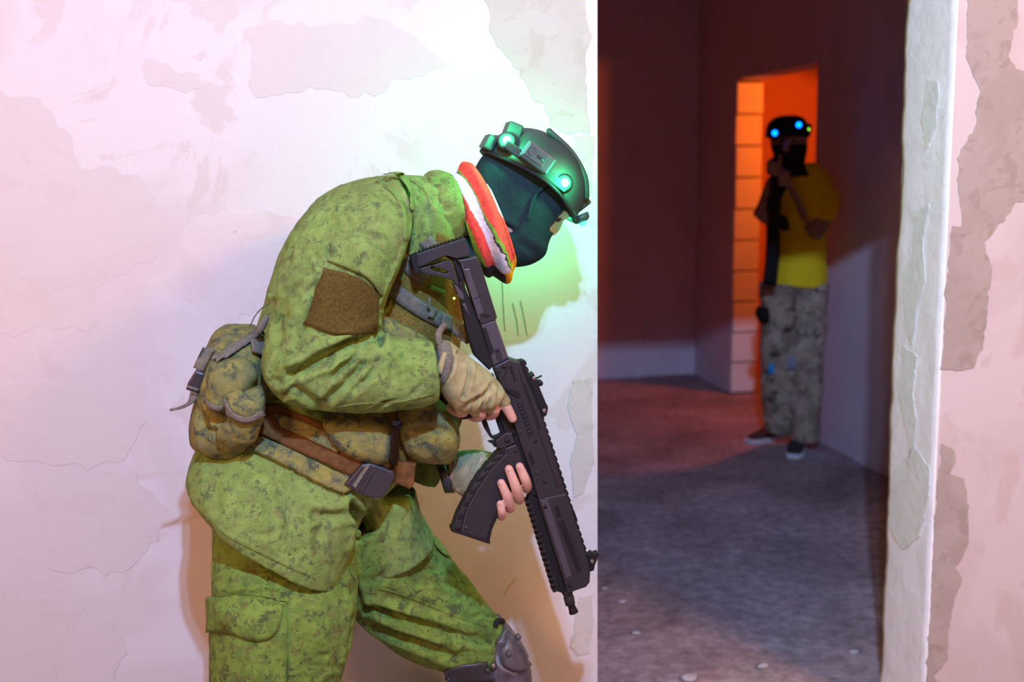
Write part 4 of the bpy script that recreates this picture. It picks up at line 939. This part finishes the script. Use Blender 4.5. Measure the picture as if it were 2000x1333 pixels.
obj('chin_strap', tube([H(-10, 80, 46), H(-15, 80, 10), H(0, 76, -30)], .004, 3, 8, flat=((0, 1, 0), .5)), M['mask'], helmet)

# ------------------------------------------------------------------ waist pack
pack = thing('waist_pack', 'yellowish camouflage waist pack with grey straps behind the stooping person', 'bag', P(440, 870, 2.2))
pm = union('pack_body', [loft([((428, 640), (500, 642), 2.22, .08), ((408, 668), (522, 664), 2.21, .12), ((392, 720), (530, 720), 2.20, .14), ((382, 780), (528, 780), 2.20, .145), ((373, 830), (515, 835), 2.20, .14), ((376, 858), (496, 868), 2.20, .12), ((392, 868), (470, 880), 2.20, .09)], 5, 44, .7)], 0.0052, 3)
rumple(pm, 0.004, 18, (1, 1, 1), 6)
sculpt(pm, [([(432, 642), (455, 648), (480, 660)], 5, .010), ([(385, 800), (400, 830), (395, 860)], 8, .010), ([(400, 838), (430, 850), (450, 862)], 7, .008), ([(440, 830), (470, 845), (505, 838)], 6, .008)])
pb = obj('pack_body', pm, M['webcamo'], pack)
def small_pouch(secs, seed): return soft('pouch', secs, 'webcamo', pack, seed=seed, amp=.003, freq=30, ex=.7)
p1 = small_pouch([((412, 705), (480, 700), 2.06, .02), ((404, 740), (505, 730), 2.055, .035), ((402, 785), (470, 790), 2.055, .035), ((410, 800), (440, 805), 2.06, .02)], 11)
p2 = small_pouch([((455, 760), (512, 755), 2.045, .018), ((442, 785), (518, 780), 2.035, .032), ((445, 815), (515, 815), 2.035, .032), ((420, 850), (505, 850), 2.05, .032), ((440, 872), (490, 868), 2.06, .02)], 12)
bp_ = bvh(pb, p1, p2)
obj('pouch_flap', patch(bp_, [(444, 770), (446, 795), (462, 812), (485, 818), (510, 806)], [(470, 760), (480, 775), (490, 785), (500, 785), (514, 775)], 18, 6, .006, .004, bulge=.003), M['webcamo'], p2)
obj('flap_binding', strap(bp_, [(442, 778), (447, 800), (463, 815), (487, 818), (511, 806)], 10, .011, .003, 18), M['web'], p2)
obj('flap_binding', strap(bp_, [(403, 780), (412, 792), (428, 796), (438, 790)], 8, .008, .003, 14), M['web'], p1)
obj('webbing_strap', strap(bp_, [(420, 705), (450, 688), (480, 668), (515, 645)], 15, .008, .003, 16, 2.1), M['web'], pack)
obj('webbing_strap', patch(bp_, [(487, 668), (520, 668)], [(490, 690), (520, 702)], 8, 6, .012, .004, 2.08), M['web'], pack)
obj('webbing_strap', strap(bp_, [(410, 680), (400, 700), (390, 722)], 26, .010, .003, 10, 2.1), M['web'], pack)
yb = 2.10
bkl = slab('buckle', [(383, 722), (401, 728), (395, 752), (386, 768), (364, 760), (368, 746), (375, 735)], yb, 0.010, 'plastic', pack)
slab('buckle_bar', [(366, 752), (389, 760), (387, 764), (364, 757)], yb - .010, 0.003, 'web', bkl, .001)
obj('strap_tail', patch(bvh(bkl), [(372, 764), (366, 785), (350, 795), (331, 800)], [(390, 768), (384, 782), (362, 797), (333, 804)], 14, 4, .0, .003, 2.10, relax=0), M['web'], pack)
obj('draw_cord', tube(Q((487, 640, 2.14), (498, 618, 2.13), (512, 602, 2.12), (532, 588, 2.10)), .0012, 4, 6), M['web'], pack)
obj('cord_lock', tube(Q((506, 648, 2.12), (512, 636, 2.12), (520, 622, 2.12)), [.006, .008, .006], 3, 10), M['web'], pack)
# a single indicator light on the chest, by the stock
obj('indicator_light', ball(P(887, 583, 2.085), .0024, 6), M['ledsm'], vest)

# ================================================================== far person, in the room behind
YS = 0.0
Y2 = 5.5
p2b = P(1555, 880, Y2)
far = thing('person', 'person in a yellow top standing in the dark room beside the orange doorway', 'person', (2.43, Y2, 0))
ftor = [((1510, 560), (1612, 558), Y2, .125), ((1512, 500), (1610, 498), Y2, .122), ((1513, 440), (1614, 435), Y2, .13), ((1513, 380), (1622, 378), Y2, .135), ((1520, 345), (1618, 340), Y2, .12), ((1535, 325), (1595, 318), Y2, .09)]
fal = [((1520, 345), (1540, 362), Y2 - .06, .045), ((1500, 378), (1522, 395), Y2 - .10, .045), ((1470, 418), (1498, 436), Y2 - .14, .043)]
faR = [((1585, 335), (1628, 358), Y2 - .02, .06), ((1600, 380), (1638, 392), Y2 - .06, .06), ((1585, 425), (1628, 432), Y2 - .10, .055)]
sh = union('shirt', [loft(ftor), loft(faR), loft(fal[:2])], 0.010, 3); rumple(sh, .008, 9, (1, 1, 1), 3); rumple(sh, .004, 20, (1, 1, .6), 8)
shirt = obj('shirt', sh, M['shirt'], far)
l1 = [((1486, 552), (1560, 556), Y2, .12), ((1488, 620), (1552, 622), Y2 + .02, .095), ((1488, 700), (1550, 700), Y2 + .04, .088), ((1490, 790), (1548, 790), Y2 + .08, .08), ((1494, 846), (1546, 848), Y2 + .14, .075)]
l2 = [((1540, 556), (1614, 552), Y2, .12), ((1543, 620), (1612, 620), Y2 - .01, .095), ((1543, 700), (1606, 700), Y2 - .02, .088), ((1546, 790), (1602, 790), Y2 - .02, .08), ((1548, 862), (1598, 862), Y2 - .02, .075)]
t2 = union('trousers', [loft(l1), loft(l2)], 0.010, 3); rumple(t2, .010, 10, (1, 1, .8), 5); rumple(t2, .005, 22, (1, 1, .6), 6)
tr2 = obj('trousers', t2, M['p2trousers'], far); b2 = bvh(tr2)
obj('leg_spot', patch(b2, [(1502, 712), (1512, 710)], [(1502, 732), (1512, 730)], 5, 5, .012, .004, 5.4), M['bluespot'], tr2)  # spot of blue light on the leg, put in as a coloured piece
obj('leg_spot', patch(b2, [(1535, 700), (1555, 698)], [(1538, 722), (1553, 722)], 5, 5, .012, .004, 5.4), M['greyspot'], tr2)
# body with face and hands
hc = P(1540, 268, Y2 - .05)
hrow = lambda py, a, b, r: ((a, py), (b, py), Y2 - .05, r)
fb = [loft([hrow(232, 1522, 1556, .05), hrow(250, 1508, 1570, .095), hrow(270, 1506, 1574, .098), hrow(290, 1510, 1572, .09), hrow(308, 1516, 1568, .075), hrow(322, 1526, 1562, .055), hrow(345, 1532, 1580, .06)]),
      loft(shrink(ftor, .86, .86)), loft(shrink(l1, .8, .8)), loft(shrink(l2, .8, .8)), loft(shrink(faR, .75, .75)),
      loft([((1502, 378), (1522, 392), Y2 - .10, .038), ((1472, 415), (1496, 438), Y2 - .14, .042), ((1480, 400), (1502, 420), Y2 - .20, .038), ((1500, 345), (1520, 352), Y2 - .25, .03)]),
      loft([((1590, 420), (1622, 440), Y2 - .10, .045), ((1575, 440), (1592, 470), Y2 - .16, .045), ((1548, 385), (1565, 398), Y2 - .22, .036), ((1524, 345), (1540, 355), Y2 - .26, .03)]),
      tube([P(1538, 272, Y2 - .14), P(1534, 290, Y2 - .165), P(1536, 294, Y2 - .14)], [.012, .017, .012], 3, 8),
      ball(P(1512, 325, Y2 - .27), .042, 8, (.9, .9, 1.1)), ball(P(1530, 345, Y2 - .28), .036, 8, (1, .9, 1))]
for k_ in range(4):
    fb.append(tube([P(1505, 316 + k_ * 6.5, Y2 - .28), P(1500, 318 + k_ * 6.5, Y2 - .315), P(1512, 320 + k_ * 6.5, Y2 - .335), P(1520, 320 + k_ * 6.5, Y2 - .32)], .0105, 3, 8))
    fb.append(tube([P(1536, 336 + k_ * 6.5, Y2 - .28), P(1540, 338 + k_ * 6.5, Y2 - .31), P(1528, 341 + k_ * 6.5, Y2 - .33), P(1520, 341 + k_ * 6.5, Y2 - .31)], .0105, 3, 8))
fb.append(tube([P(1518, 322, Y2 - .26), P(1524, 312, Y2 - .28), P(1522, 304, Y2 - .29)], .012, 3, 8)); fb.append(tube([P(1525, 350, Y2 - .27), P(1517, 342, Y2 - .29), P(1514, 336, Y2 - .29)], .012, 3, 8))
fbm = union('body', fb, 0.006, 2); fbody = obj('body', fbm, M['skin2'], far)
for px in (1527, 1551): obj('eye', ball(P(px, 275, Y2 - .14), .011, 8), M['eye'], fbody)
mk2 = union('face_mask', [loft([hrow(282, 1507, 1575, .098), hrow(296, 1511, 1573, .094), hrow(310, 1516, 1571, .082), hrow(326, 1524, 1572, .068), hrow(345, 1526, 1592, .075)])], .007, 2)
obj('face_mask', mk2, M['black'], far)
obj('side_panel', loft([((1522, 352), (1540, 358), Y2 - .13, .02), ((1500, 400), (1522, 402), Y2 - .14, .03), ((1497, 480), (1522, 480), Y2 - .13, .03), ((1492, 556), (1516, 556), Y2 - .11, .03)], 5, 20, .7), M['black'], far, label='black sling panel hanging beside the yellow top')
obj('hip_pouch', loft([((1480, 600), (1500, 600), Y2 - .02, .03), ((1478, 615), (1500, 618), Y2 - .02, .05), ((1484, 630), (1500, 630), Y2 - .02, .03)], 4, 20, .7), M['black'], far)
def shoe(ax, ay, rot):
    pts = [(-.09, .034, .085), (-.03, .038, .105), (.05, .044, .075), (.12, .046, .05), (.17, .03, .03)]
    secs = []
    c, s = math.cos(rot), math.sin(rot)
    V = []; n = 20; Fc = []
    for u, hw, h in pts:
        for k in range(n):
            a = 2 * math.pi * k / n; y = hw * math.cos(a); zz = .02 + (h - .02) / 2 + (h - .02) / 2 * math.sin(a)
            V.append((ax + u * c - y * s, ay + u * s + y * c, zz))
    for i in range(len(pts) - 1):
        for k in range(n): Fc.append((i * n + k, i * n + (k + 1) % n, (i + 1) * n + (k + 1) % n, (i + 1) * n + k))
    Fc.append(tuple(range(n))); Fc.append(tuple((len(pts) - 1) * n + k for k in range(n)))
    o = obj('shoe', (np.array(V), Fc), M['shoe'], far, sub=1)
    sl = [(-.095, .03), (-.04, .04), (.05, .044), (.12, .05), (.175, .03), (.175, -.03), (.12, -.05), (.05, -.044), (-.04, -.04), (-.095, -.03)]
    v = np.array([(ax + u * c - y * s, ay + u * s + y * c, z_) for z_ in (0.0, .026) for u, y in sl]); n = len(sl)
    obj('shoe_sole', (v, [tuple(range(n)), tuple(range(n, 2 * n))] + [(k, (k + 1) % n, n + (k + 1) % n, n + k) for k in range(n)]), M['white'], o, bevel=.004)
f1 = floor_pt(1560, 884); shoe(f1[0], f1[1] + .02, math.radians(-120)); f2 = floor_pt(1512, 862); shoe(f2[0], f2[1] + .03, math.radians(-160))
# helmet with blue lamps
fh = thing('helmet', 'black helmet with two blue lamps on the person in the dark room', 'helmet', P(1540, 250, Y2 - .05))
hm = loft([hrow(226, 1525, 1556, .05), hrow(231, 1513, 1566, .085), hrow(242, 1503, 1574, .108), hrow(255, 1499, 1578, .118), hrow(268, 1498, 1579, .120)], 5, 36)
obj('helmet_shell', hm, M['black'], fh)
for px, py in ((1513, 260), (1560, 244)):
    c = P(px, py, Y2 - .175); h_ = obj('lamp_housing', lathe(c + np.array([0, .05, 0]), c, [(0, .028), (.8, .026), (1, .018)], 16), M['black'], fh)
    obj('lamp_lens', ball(c, .0125, 8), M['ledb'], h_)
obj('lamp_housing', box(P(1577, 250, Y2 - .1), (.03, .04, .04)), M['black'], fh, bevel=.004)
obj('lamp_lens', ball(P(1578, 253, Y2 - .13), .007, 6), M['ledsm'], fh)
# its rifle held upright
fr = thing('toy_rifle', 'black rifle held upright by the person in the dark room', 'rifle', P(1512, 440, Y2 - .27))
YR = Y2 - .30
def fp(name, poly, half, mat='gundark'): return obj(name, plate([poly], YR, half, .004), M[mat], fr)
fp('stock', [(1500, 470), (1516, 472), (1512, 552), (1492, 550)], .018); fp('receiver', [(1503, 390), (1522, 392), (1518, 475), (1500, 472)], .024)
fp('magazine', [(1519, 415), (1536, 424), (1542, 448), (1530, 452), (1517, 436)], .014); fp('handguard', [(1507, 320), (1521, 321), (1521, 394), (1505, 392)], .022)
obj('barrel', lathe(P(1514, 322, YR), P(1516, 292, YR), [(0, .012), (.7, .012), (.72, .016), (1, .016)], 16), M['gundark'], fr)
obj('sight', box(P(1502, 400, YR), (.022, .03, .07)), M['gundark'], fr, bevel=.004)
